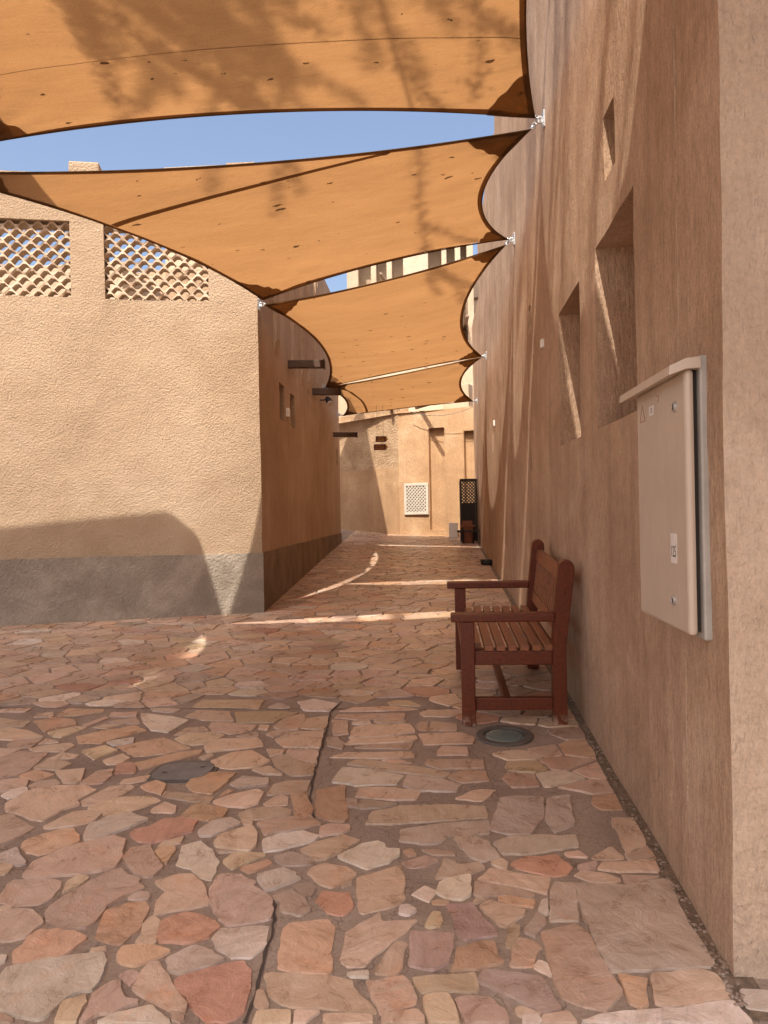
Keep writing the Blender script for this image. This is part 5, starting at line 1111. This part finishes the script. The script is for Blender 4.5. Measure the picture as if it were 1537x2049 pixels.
# ================================================================== shade sails
def bow(a, b, inward, sag, t):
    return a.lerp(b, t) + inward * (4 * t * (1 - t) * sag)
class Sail:
    """four corners: 0 near right, 1 near left, 2 far left, 3 far right; u runs right to left, v near to far"""
    def __init__(self, c, sags, belly):
        self.c = [Vector(p) for p in c]
        self.s, self.belly = sags, belly
        self.mid = sum(self.c, Vector()) / 4
    def edge(self, i, t):
        a, b = self.c[i], self.c[(i + 1) % 4]
        m = (a + b) / 2
        e = (b - a).normalized()
        inn = self.mid - m
        inn = (inn - e * inn.dot(e)).normalized()
        k = self.s[i]
        return bow(a, b, inn, k, t)
    def at(self, u, v, drop=0.0):
        c = self.c
        n_, f_ = self.edge(0, u), self.edge(2, 1 - u)
        r_, l_ = self.edge(3, 1 - v), self.edge(1, v)
        p = n_.lerp(f_, v) + r_.lerp(l_, u) - (c[0].lerp(c[1], u)).lerp(c[3].lerp(c[2], u), v)
        w = 16 * u * (1 - u) * v * (1 - v)
        wr = 0.008 * noise.noise(Vector((p.x * 0.7, p.y * 2.6, 4.0)))
        for k in range(4):                                  # puckers fanning out of the pulled corners
            q = p - self.c[k]
            r = math.hypot(q.x, q.y)
            wr += 0.014 * math.exp(-r / 0.55) * min(1, r / 0.2) * math.sin(math.atan2(q.y, q.x) * 17 + k)
        return p + Vector((0, 0, -self.belly * w - drop + wr))
def sail(label, corners, sags, belly, seams=(), n=44):
    S = Sail(corners, sags, belly)
    root = thing('shade_sail', corners[0], label, 'shade sail', 'orange shade sails stretched over the alley')
    o = Vector(corners[0])
    def grid(fn, nu, nv):
        mb = MB()
        for i in range(nu + 1):
            for j in range(nv + 1):
                mb.v.append(tuple(fn(i / nu, j / nv) - o))
        for i in range(nu):
            for j in range(nv):
                a = i * (nv + 1) + j
                mb.f.append((a, a + 1, a + nv + 2, a + nv + 1))
                mb.mi.append(0)
        return mb
    grid(lambda u, v: S.at(u, v), n, n).build('cloth', M_SAIL, root, True)
    hw = 0.042
    ln = [(S.c[(i + 1) % 4] - S.c[i]).length for i in range(4)]
    wu, wv = hw / ((ln[0] + ln[2]) / 2), hw / ((ln[1] + ln[3]) / 2)
    for fn in (lambda a, b: S.at(a, wv * b, 0.004), lambda a, b: S.at(a, 1 - wv * b, 0.004),
               lambda a, b: S.at(wu * b, a, 0.004), lambda a, b: S.at(1 - wu * b, a, 0.004)):
        grid(fn, 40, 1).build('hem', M_HEM, root, True)
    for i in range(4):                                   # steel rope in the hem
        MB().tube([S.edge(i, t / 40) - o + Vector((0, 0, -0.004)) for t in range(41)], 0.006, 5).build('edge_rope', M_HEM, root, True)
    for cu, cv in ((0, 0), (1, 0), (1, 1), (0, 1)):      # rounded corner patches
        ru, rv = 0.36 / ((ln[0] + ln[2]) / 2), 0.42 / ((ln[1] + ln[3]) / 2)
        def patch(a, b):
            th = b * math.pi / 2
            k = a * (1 - 0.22 * math.sin(2 * th))
            uu, vv = ru * k * math.cos(th), rv * k * math.sin(th)
            return S.at(abs(cu - uu), abs(cv - vv), 0.008)
        grid(patch, 6, 12).build('corner_patch', M_HEM, root, True)
    for (u0, v0), (u1, v1), w in seams:
        grid(lambda a, b: S.at(u0 + (u1 - u0) * a, v0 + (v1 - v0) * a + (b - 0.5) * w / ((ln[1] + ln[3]) / 2) * (1 if abs(u1 - u0) > abs(v1 - v0) else 0), 0.005) if abs(u1 - u0) > abs(v1 - v0) else S.at(u0 + (u1 - u0) * a + (b - 0.5) * w / ((ln[0] + ln[2]) / 2), v0 + (v1 - v0) * a, 0.005), 40, 1).build('seam_band', M_HEM, root, True)
    return S
def bracket(wallpt, n, tips, label):
    """plate on the wall, lugs, shackles reaching out to the sail corners"""
    b = thing('sail_bracket', wallpt, label, 'bracket', 'steel sail brackets bolted to the walls')
    n = Vector(n).normalized()
    o = Vector(wallpt)
    t = Vector((0, 0, 1)).cross(n)
    M = Matrix((t, n, Vector((0, 0, 1)))).transposed().to_4x4()
    MB().box((-0.03, -0.02, -0.06), (0.03, 0.010, 0.06), 0.004, M).build('plate', M_STEEL, b)
    mb = MB()
    mb.box((-0.008, 0.009, 0.0), (0.008, 0.045, 0.024), 0.003, M)
    mb.box((-0.008, 0.009, -0.026), (0.008, 0.045, -0.003), 0.003, M)
    mb.build('lug', M_STEEL, b)
    for sx in (-1, 1):
        for sz in (-1, 1):
            MB().tube([M @ Vector((sx * 0.019, 0.008, sz * 0.045)), M @ Vector((sx * 0.019, 0.020, sz * 0.045))], 0.007, 6).build('bolt', M_STEEL, b)
    for tip in tips:
        a, e = M @ Vector((0, 0.036, 0.0)), Vector(tip) - o
        m1, m2 = a.lerp(e, 0.30), a.lerp(e, 0.62)
        s = MB()
        d = (e - a).normalized()
        q = d.cross(Vector((0, 0, 1))).normalized()
        ring = lambda c, r, ax: [c + (d * math.cos(k * math.pi / 6) + ax * math.sin(k * math.pi / 6)) * r for k in range(13)]
        s.tube(ring(m1, 0.018, q), 0.005, 6, False)
        s.tube(ring(m2, 0.018, Vector((0, 0, 1))), 0.005, 6, False)
        s.build('shackle', M_STEEL, b, True)
        MB().tube([m2, e], [0.006, 0.010], 6).build('turnbuckle', M_STEEL, b, True)
    return b

A0 = (0.78, 1.2, 4.52)
A1a, A1b = (0.765, 5.50, 4.27), (0.745, 5.60, 4.235)
A2a, A2b = (0.765, 7.54, 4.13), (0.75, 7.62, 4.10)
A3a, A3b = (0.77, 11.66, 3.82), (0.76, 11.70, 3.81)
A4a = (0.745, 14.0, 3.48)
L1, L2 = (-3.02, 5.05, 4.06), (-3.38, 4.92, 3.83)
B1a, B1b = (-1.69, 7.72, 3.68), (-1.68, 7.77, 3.645)
B2a, B2b = (-1.755, 12.68, 3.59), (-1.74, 12.76, 3.60)
B3a = (-1.72, 14.80, 3.38)
sail('nearest orange shade sail dappled with tree shadow, overhead', [A0, (-2.86, 2.6, 4.3), L1, A1a], (0.04, 0.34, 0.21, 0.26), 0.06, n=60, seams=[((0.0, 0.80), (1.0, 0.74), 0.006)])
sail('second orange shade sail with a long dark diagonal seam', [A1b, L2, B1a, A2a], (0.18, 0.22, 0.16, 0.30), 0.04, seams=[((0.24, 0.012), (0.985, 0.40), 0.05)])
sail('third orange shade sail, between the two timber-beam walls', [A2b, B1b, B2a, A3a], (0.16, 0.31, 0.07, 0.36), 0.05)
sail('farthest and smallest orange shade sail above the hanging signs', [A3b, B2b, B3a, A4a], (0.05, 0.20, 0.05, 0.26), 0.03, seams=[((0.93, 0.02), (0.80, 0.98), 0.05)])
sail('added orange shade sail out of view above the viewer, shading the near paving', [(2.6, -0.95, 4.75), (-3.3, -0.95, 4.65), (-3.3, 2.52, 4.62), (2.4, 2.12, 4.72)], (0.1, 0.1, 0.04, 0.1), 0.04, n=24)  # unseen sail added to keep sun off the near paving and end wall
# a wide canopy added out of view; outline shaped to throw the stucco house's shadow
cn = thing('shadow_canopy', (-5.0, 0.0, 5.15), 'orange canopy added out of view, shaped to cast the shadow on the stucco house', 'shadow_canopy')
out = [(1.99, -0.9), (1.99, 2.1), (2.03, 4.13), (1.96, 4.82), (1.877, 5.27), (1.657, 5.355), (-2.4, 4.21), (-2.4, -0.9)]
mb = MB()
mb.quad(*[(x, y, 0.05) for x, y in out])
mb.build('cloth', M_SAIL, cn)
for a, c in zip(out, out[1:] + out[:1]):
    MB().bar((*a, 0.02), (*c, 0.02), 0.05, 0.05).build('frame_tube', M_STEEL, cn)
bracket((WALL_X, 5.56, 4.28), (-1, 0, 0), [A1a, A1b], 'steel bracket holding the first two sails on the right wall')
bracket((WALL_X, 7.60, 4.14), (-1, 0, 0), [A2a, A2b], 'steel bracket holding the second and third sails on the right wall')
bracket((WALL_X, 11.72, 3.83), (-1, 0, 0), [A3a, A3b], 'steel bracket holding the third and fourth sails on the right wall')
bracket((WALL_X, 14.04, 3.49), (-1, 0, 0), [A4a], 'farthest steel bracket, at the far end of the right wall')
bracket((FRONT_O[0], 7.90, 3.68), (1, 0, 0), [B1a, B1b], 'steel bracket on the corner of the stucco house')
bracket((FRONT_O[0] - 0.03, 12.75, 3.60), (1, 0, 0), [B2a, B2b], 'steel bracket above the middle timber beam on the left house')
bracket((FRONT_O[0] - 0.04, 14.8, 3.40), (1, 0, 0), [B3a], 'steel bracket at the far end of the left house')

# ================================================================== bench
bench = thing('bench', (0, 4.40, floor_z(4.40)), 'red-brown slatted wooden bench with armrests against the right wall', 'bench', rot=(0, 0, 0))
BL = 1.26
def bpart(name, mb, mat):
    # the bench stands on the sloping floor: follow the slope along its length
    mb.v = [(v[0], v[1], v[2] + SLOPE * v[1]) for v in mb.v]
    return mb.build(name, mat, bench)
xf, xb, lw = 0.140, 0.655, 0.078
for y in (0.0, BL - lw):
    bpart('leg', MB().box((xf, y, 0), (xf + lw, y + lw, 0.592), 0.006), M_BENCH)
    # rear leg rakes back above the seat into the back post with a rounded head
    prof = [(xb, 0), (xb + lw, 0), (xb + lw, 0.44), (xb + lw + 0.055, 0.88), (xb + lw + 0.050, 0.915), (xb + lw + 0.028, 0.936), (xb + lw - 0.002, 0.938), (xb + lw - 0.028, 0.920), (xb + 0.045, 0.88), (xb, 0.46)]
    bm = bmesh.new()
    vs_ = [bm.verts.new((x, y, z)) for x, z in prof]
    f_ = bm.faces.new(vs_)
    r_ = bmesh.ops.extrude_face_region(bm, geom=[f_])
    bmesh.ops.translate(bm, verts=[v for v in r_['geom'] if isinstance(v, bmesh.types.BMVert)], vec=(0, lw, 0))
    bmesh.ops.recalc_face_normals(bm, faces=bm.faces[:])
    bmesh.ops.bevel(bm, geom=bm.edges[:], offset=0.005, segments=2, affect='EDGES')
    mb = MB()
    mb.add_bm(bm)
    bpart('back_post', mb, M_BENCH)
    bpart('armrest', MB().box((0.085, y - 0.008, 0.593), (xb + 0.018, y + lw + 0.006, 0.637), 0.008), M_BENCH)
    bpart('seat_rail', MB().box((xf + lw + 0.001, y + 0.012, 0.345), (xb - 0.001, y + lw - 0.016, 0.422), 0.004), M_BENCH)
    bpart('stretcher', MB().box((xf + lw + 0.001, y + 0.018, 0.085), (xb - 0.001, y + lw - 0.018, 0.155), 0.004), M_BENCH)
bpart('front_rail', MB().box((xf + 0.012, lw + 0.001, 0.335), (xf + 0.045, BL - lw - 0.001, 0.405), 0.004), M_BENCH)
bpart('rear_rail', MB().box((xb + 0.02, lw + 0.001, 0.33), (xb + 0.055, BL - lw - 0.001, 0.40), 0.004), M_BENCH)
bpart('long_stretcher', MB().box((0.385, lw - 0.016, 0.092), (0.425, BL - lw + 0.016, 0.140), 0.004), M_BENCH)
for i in range(7):
    x = xf + 0.068 + i * 0.0672
    y0 = 0.014 if x > xf + lw - 0.01 else lw + 0.002
    bpart('seat_slat', MB().box((x, y0, 0.4235), (x + 0.050, BL - y0, 0.456), 0.004), M_SLAT)
def back_x(z):
    return xb + 0.028 + (z - 0.46) * (0.055 / 0.44)
def rail(z0, z1, t):
    mb = MB()
    y0, y1 = lw + 0.001, BL - lw - 0.001
    q = lambda z, k: [(back_x(z) + k, y, z) for y in (y0, y1)]
    a, b, c, d = q(z0, 0), q(z0, t), q(z1, t), q(z1, 0)
    for P in ((a[0], a[1], d[1], d[0]), (b[1], b[0], c[0], c[1]), (d[0], d[1], c[1], c[0]), (a[1], a[0], b[0], b[1]), (a[0], d[0], c[0], b[0]), (a[1], b[1], c[1], d[1])):
        mb.quad(*P)
    return mb
recalc(bpart('back_rail', rail(0.795, 0.868, 0.034), M_SLAT))
recalc(bpart('back_rail', rail(0.505, 0.572, 0.034), M_SLAT))
for i in range(16):
    y = lw + 0.035 + i * (BL - 2 * lw - 0.07) / 15
    mb = MB()
    mb.bar((back_x(0.573) + 0.017, y, 0.573), (back_x(0.794) + 0.017, y, 0.794), 0.020, 0.026, up=(1, 0, 0), bevel=0.003)
    bpart('back_slat', mb, M_SLAT)

# ================================================================== electrical cabinet
CX0, CY0, CY1, CZ0, CZ1 = 0.775, 2.425, 2.975, 1.10, 1.925
cab = thing('electrical_cabinet', (WALL_X, (CY0 + CY1) / 2, CZ0), 'beige metal electrical cabinet with sloping hood numbered 125 on the right wall', 'cabinet')
co = Vector((WALL_X, (CY0 + CY1) / 2, CZ0))
def cpart(name, mb, mat, parent=cab, smooth=False):
    mb.v = [tuple(Vector(v) - co) for v in mb.v]
    return mb.build(name, mat, parent, smooth)
cpart('flange', MB().box((0.818, CY0 - 0.020, CZ0 - 0.012), (0.850, CY1 + 0.02, CZ1 + 0.036), 0.006), M_CABSIDE)
cpart('body', MB().box((0.800, CY0 + 0.012, CZ0 + 0.01), (0.8185, CY1 - 0.01, CZ1 - 0.005)), M_VOID)
door = cpart('door', MB().box((CX0, CY0 - 0.012, CZ0 + 0.002), (0.803, CY1, CZ1 - 0.004), 0.012), M_CAB)
# hood: a folded sheet that juts out, its front edge sloping
mb = MB()
y0, y1 = CY0 - 0.030, CY1 + 0.045
za, zb = CZ1 + 0.030, CZ1 + 0.002
pr = [(0.8175, za), (0.775, za - 0.004), (0.725, zb + 0.002), (0.722, zb - 0.026), (0.775, za - 0.036), (0.8175, za - 0.034)]
for a, b in zip(range(6), [1, 2, 3, 4, 5, 0]):
    mb.quad((pr[a][0], y0, pr[a][1]), (pr[b][0], y0, pr[b][1]), (pr[b][0], y1, pr[b][1]), (pr[a][0], y1, pr[a][1]))
mb.quad(*[(x, y0, z) for x, z in pr])
mb.quad(*[(x, y1, z) for x, z in reversed(pr)])
recalc(cpart('hood', mb, M_CAB))
def cab_at(px, py):
    return on_plane(px, py, (CX0, 0, 0), (1, 0, 0))
for px, py in ((1351, 814), (1350, 1201)):
    p = cab_at(px, py)
    M = Matrix.Translation(p) @ Matrix.Rotation(-math.pi / 2, 4, 'Y')
    lk = cpart('lock', MB().lathe([(0.0165, -0.002), (0.0165, 0.006), (0.012, 0.008), (0.0115, 0.004)], mat=M, n=20), M_STEEL, door)
    cpart('key_slot', MB().lathe([(0.0075, 0.003), (0.0075, 0.0065)], mat=M, n=12), M_INK, door)
def text_mesh(s, size):
    cu = bpy.data.curves.new('txt', 'FONT')
    cu.body, cu.size, cu.align_x, cu.align_y = s, size, 'CENTER', 'CENTER'
    t = bpy.data.objects.new('txt', cu)
    COL.objects.link(t)
    dg = bpy.context.evaluated_depsgraph_get()
    me = bpy.data.meshes.new_from_object(t.evaluated_get(dg))
    bpy.data.objects.remove(t)
    return me
MT = lambda p, k, sx=1.0: Matrix.Translation(Vector(p) - co + Vector((-k, 0, 0))) @ Matrix(((0, 0, -1), (-1, 0, 0), (0, 1, 0))).to_4x4() @ Matrix.Diagonal((sx, 1, 1, 1))
def sticker(px, py, w, h, txt, size, dz=0.0, sx=1.0):
    p = cab_at(px, py)
    st = cpart('number_sticker', MB().box((p.x - 0.0012, p.y - w / 2, p.z - h / 2), (p.x + 0.0005, p.y + w / 2, p.z + h / 2)), M_PLASTIC, door)
    me = text_mesh(txt, size)
    me.transform(MT(p + Vector((0, 0, dz)), 0.0018, sx))
    obj('number_print', me, M_INK, st)
sticker(1348.5, 1097, 0.062, 0.096, '125', 0.052, -0.012, 0.72)
sticker(1304, 822, 0.060, 0.034, '125', 0.024, 0.0, 0.8)
p = cab_at(1286, 830)
mb = MB()
tri = [(-0.034, -0.026), (0.034, -0.026), (0.0, 0.034)]
for a, b in ((0, 1), (1, 2), (2, 0)):
    mb.bar((p.x - 0.0006, p.y - tri[a][0], p.z + tri[a][1]), (p.x - 0.0006, p.y - tri[b][0], p.z + tri[b][1]), 0.003, 0.001, up=(1, 0, 0))
cpart('warning_triangle', mb, M_FADED, door)
p = cab_at(1316, 797)
mb = MB()
for a, b in (((-0.015, 0.008), (0.012, 0.008)), ((0.012, 0.008), (0.012, -0.010)), ((0.012, -0.010), (-0.006, -0.012))):
    mb.bar((p.x - 0.0006, p.y - a[0], p.z + a[1]), (p.x - 0.0006, p.y - b[0], p.z + b[1]), 0.0025, 0.001, up=(1, 0, 0))
cpart('faded_mark', mb, M_FADED, door)

# ================================================================== things set in or standing on the paving
g = thing('ground_light', (LIGHT_C.x, LIGHT_C.y, floor_z(LIGHT_C.y)), 'round in-ground uplight with green glass in front of the bench', 'light', rot=(math.atan(SLOPE), 0, 0))
MB().lathe([(0.155, -0.01), (0.155, 0.009), (0.150, 0.012), (0.118, 0.013), (0.112, 0.009), (0.110, -0.005)], n=40).build('ring', M_IRON, g, False)
MB().lathe([(0.1085, -0.004), (0.1085, 0.007), (0.085, 0.0095), (0.02, 0.0105)], n=40).build('glass', M_LENS, g, True)
g = thing('utility_cover', (COVER_C.x, COVER_C.y, floor_z(COVER_C.y)), 'grey cement utility lid sunk among the flagstones', 'cover', rot=(math.atan(SLOPE), 0, 0))
def stadium(w, h, z0, z1, shift=0.0, n=28):
    mb = MB()
    ring = []
    for k in range(n):
        a = 2 * math.pi * k / n
        ca, sa = math.cos(a), math.sin(a)
        e = 0.62
        ring.append((math.copysign(abs(ca) ** e, ca) * w / 2 + shift * sa, math.copysign(abs(sa) ** e, sa) * h / 2))
    b0 = [(x * 1.0, y * 1.0, z0) for x, y in ring]
    b1 = [(x * 1.0, y * 1.0, z1) for x, y in ring]
    for k in range(n):
        k2 = (k + 1) % n
        mb.quad(b0[k], b0[k2], b1[k2], b1[k])
    mb.quad(*b1)
    return mb
stadium(0.325, 0.27, -0.01, 0.005, 0.02).build('collar', M_IRON, g)
stadium(0.275, 0.215, 0.0, 0.010, 0.02).build('lid', M_CEMENT, g)
for x, y in ((-0.085, -0.03), (0.085, 0.04)):
    MB().box((x - 0.012, y - 0.006, 0.009), (x + 0.012, y + 0.006, 0.0115)).build('lifting_slot', M_INK, g)
p = on_floor(975, 1131)
g = thing('floor_dish', p, 'black round rubber dish on the paving beside the right wall', 'dish')
MB().lathe([(0.070, 0.0), (0.092, 0.015), (0.098, 0.075), (0.090, 0.078), (0.084, 0.05), (0.06, 0.045)], n=24).build('bowl', M_BLACK, g, True)
MB().lathe([(0.096, 0.066), (0.102, 0.070), (0.102, 0.080), (0.094, 0.084), (0.088, 0.080)], n=24).build('rim', M_BLACK, g, True)

# trellis screen at the wall end
ty = 14.68
tz = floor_z(ty)
tr = thing('trellis_screen', (0.67, ty, tz), 'tall dark wooden trellis screen at the far end of the right wall', 'trellis')
x0, x1, th = -0.165, 0.155, 1.20
for lo, hi in (((x0, -0.03, 0), (x0 + 0.035, 0.03, th)), ((x1 - 0.035, -0.03, 0), (x1, 0.03, th)), ((x0 + 0.036, -0.025, th - 0.05), (x1 - 0.036, 0.025, th)), ((x0 + 0.036, -0.025, 0.02), (x1 - 0.036, 0.025, 0.07))):
    MB().box(lo, hi, 0.004).build('frame', M_DARKWOOD, tr)
cross_slats(tr, x1 - x0 - 0.07, th - 0.12, x0 + 0.035, 0.07, 0.062, 0.024, 0.008, -0.004, M_DARKWOOD)
MB().box((x0 + 0.036, 0.026, 0.07), (x1 - 0.036, 0.034, 0.74)).build('backing_board', M_DARKWOOD, tr)
MB().box((x0 - 0.002, 0.031, 0.0), (x0 + 0.033, 0.36, th - 0.03), 0.004).build('side_panel', M_DARKWOOD, tr)
# planter tub in front of it
py_ = 14.44
pz = floor_z(py_)
pt = thing('planter', (0.63, py_, pz), 'small tapered terracotta planter in a dark wooden stand before the trellis', 'planter')
MB().lathe([(0.085, 0.0), (0.105, 0.10), (0.135, 0.30), (0.148, 0.305), (0.148, 0.335), (0.128, 0.335), (0.12, 0.28)], n=8).build('tub', M_TERRA, pt)
for k in range(4):
    a = math.pi / 4 + k * math.pi / 2
    MB().bar((0.13 * math.cos(a), 0.13 * math.sin(a), 0.0), (0.155 * math.cos(a), 0.155 * math.sin(a), 0.30), 0.028, 0.028).build('leg', M_DARKWOOD, pt)
for s in (-1, 1):
    MB().bar((-0.20, s * 0.13, 0.225), (0.20, s * 0.13, 0.235), 0.03, 0.035).build('rail', M_DARKWOOD, pt)
    MB().bar((s * 0.135, -0.20, 0.19), (s * 0.135, 0.20, 0.19), 0.03, 0.035).build('rail', M_DARKWOOD, pt)
MB().box((-0.105, -0.02, 0.26), (0.085, 0.03, 0.42), 0.006).build('back_board', M_TERRA, pt)
p = on_floor(915, 1074)
mb = MB().box((-0.10, -0.08, 0.0), (0.075, 0.08, 0.30), 0.01)
o = mb.build('carton', M_PLASTIC)
o.location = (0.40, 15.55, floor_z(15.55))
tag(o, 'white carton standing behind the planter near the far wall', 'box')

# hanging direction signs
def sign(x0, x1, z0, z1, y, label, rows, ztop):
    s = thing('direction_sign', (x0, y, z0), label, 'sign', 'brown arrow signs hanging over the alley')
    w, h = x1 - x0, z1 - z0
    t = 0.018
    tip = h * 0.42
    out = [(0, 0), (w - tip, 0), (w, h / 2), (w - tip, h), (0, h)]
    def plate(pts, y0, y1, name, mat):
        mb = MB()
        mb.quad(*[(a, y0, b) for a, b in pts])
        mb.quad(*[(a, y1, b) for a, b in reversed(pts)])
        for i in range(len(pts)):
            a, b = pts[i], pts[(i + 1) % len(pts)]
            mb.quad((a[0], y0, a[1]), (a[0], y1, a[1]), (b[0], y1, b[1]), (b[0], y0, b[1]))
        return recalc(mb.build(name, mat, s))
    plate(out, 0, t, 'board', M_SIGN)
    plate([(w - tip * 0.95, h * 0.16), (w - tip * 0.28, h / 2), (w - tip * 0.95, h * 0.84)], -0.003, 0.0005, 'arrow', M_YELLOW)
    k = 0
    for zf, (a, b, hh) in rows:
        xx = a
        rr = random.Random(k)
        k += 1
        mb = MB()
        while xx < b:
            ww = rr.uniform(0.006, 0.013)
            mb.box((xx * w / 0.24, -0.002, h * zf - hh * rr.uniform(0.35, 0.5)), ((xx + ww) * w / 0.24, 0.0005, h * zf + hh * rr.uniform(0.3, 0.5)))
            xx += ww + rr.choice((0.003, 0.003, 0.009))
        tag(mb.build('lettering', M_YELLOW, s), kind='stuff')
    for xx in (0.03, w * 0.62):
        MB().tube([(xx, t / 2, h), (xx, t / 2, ztop - z0)], 0.0025, 5).build('hanging_wire', M_CABLE, s)
sign(-1.035, -0.803, 2.778, 2.884, 14.0, 'upper brown arrow sign hanging above the alley', [(0.66, (0.05, 0.15, 0.012)), (0.32, (0.035, 0.165, 0.017))], 3.60)
sign(-1.072, -0.806, 2.632, 2.739, 14.02, 'lower brown arrow sign hanging just below the other', [(0.66, (0.03, 0.16, 0.010)), (0.34, (0.02, 0.17, 0.010))], 2.779)
a, b = Vector((0.82, 15.3, 3.55)), Vector((-0.45, 16.0, 3.58))
mb = MB().tube([a.lerp(b, t / 20) - Vector((0, 0, 0.13 * 4 * (t / 20) * (1 - t / 20))) for t in range(21)], 0.006, 5)
tag(mb.build('cable', M_CABLE), 'thin grey cable sagging across the far orange wall', 'cable')

# ================================================================== tree behind the viewer whose shade falls on the nearest sail
tree = thing('tree', (-5.6, -4.2, floor_z(-4.2)), 'spreading tree above the nearest sail casting its dappled shade', 'tree')
trr = random.Random(5)
wood, tips = MB(), []
to = Vector((-5.6, -4.2, floor_z(-4.2)))
def grow(p, d, ln, r, depth):
    pts, rad = [p], [r]
    k = 5
    for i in range(k):
        d = (d + Vector((trr.uniform(-1, 1), trr.uniform(-1, 1), trr.uniform(-0.6, 0.7))) * 0.16).normalized()
        p = p + d * ln / k
        pts.append(p)
        rad.append(r * (1 - 0.5 * (i + 1) / k))
        if depth <= 1:
            for s in range(7):
                tips.append((pts[-2].lerp(p, s / 7), d.copy()))
    wood.tube(pts, rad, 6 if depth > 1 else 4)
    if depth > 0:
        for c in range(3 if depth > 1 else 4):
            t = trr.choice((2, 3, 4, 5, 5))
            q = pts[t]
            ax = d.orthogonal()
            ax.rotate(Matrix.Rotation(trr.uniform(0, 6.28), 3, d))
            nd = (d + ax.normalized() * trr.uniform(0.5, 0.95) + Vector((0, 0, 0.05))).normalized()
            grow(q, nd, ln * trr.uniform(0.55, 0.75), rad[t] * 0.62, depth - 1)
grow(Vector((0, 0, -0.2)), Vector((0.12, 0.08, 1)), 7.6, 0.20, 0)
base = Vector((0.95, 0.60, 7.2))
for tgt, ln, r in (((2.2, 3.9, 2.0), 3.6, 0.085), ((3.4, 3.4, 2.1), 4.2, 0.09), ((4.4, 3.2, 2.0), 4.8, 0.09), ((1.0, 4.0, 2.2), 3.2, 0.075), ((4.6, 2.0, 2.2), 4.2, 0.085), ((-2, 1.5, 2.5), 2.6, 0.07), ((-1.0, -2.5, 2.5), 2.6, 0.07), ((2, -1.5, 3), 2.8, 0.07)):
    grow(base, Vector(tgt).normalized(), ln, r, 3)
wood.build('trunk', M_BARK, tree)
leaf = MB()
for p, d in tips:
    for k in range(17):
        c = p + Vector((trr.gauss(0, 0.04), trr.gauss(0, 0.04), trr.gauss(0, 0.04)))
        a = Vector((trr.gauss(0, 1), trr.gauss(0, 1), trr.gauss(0, 0.4))).normalized()
        b = a.orthogonal().normalized()
        b.rotate(Matrix.Rotation(trr.uniform(0, 6.28), 3, a))
        l, w = trr.uniform(0.016, 0.030), trr.uniform(0.006, 0.011)
        leaf.quad(c - a * l, c + b * w, c + a * l, c - b * w)
leaf.build('crown', M_LEAF, tree)
print('leaves', len(leaf.f), 'wood', len(wood.f))
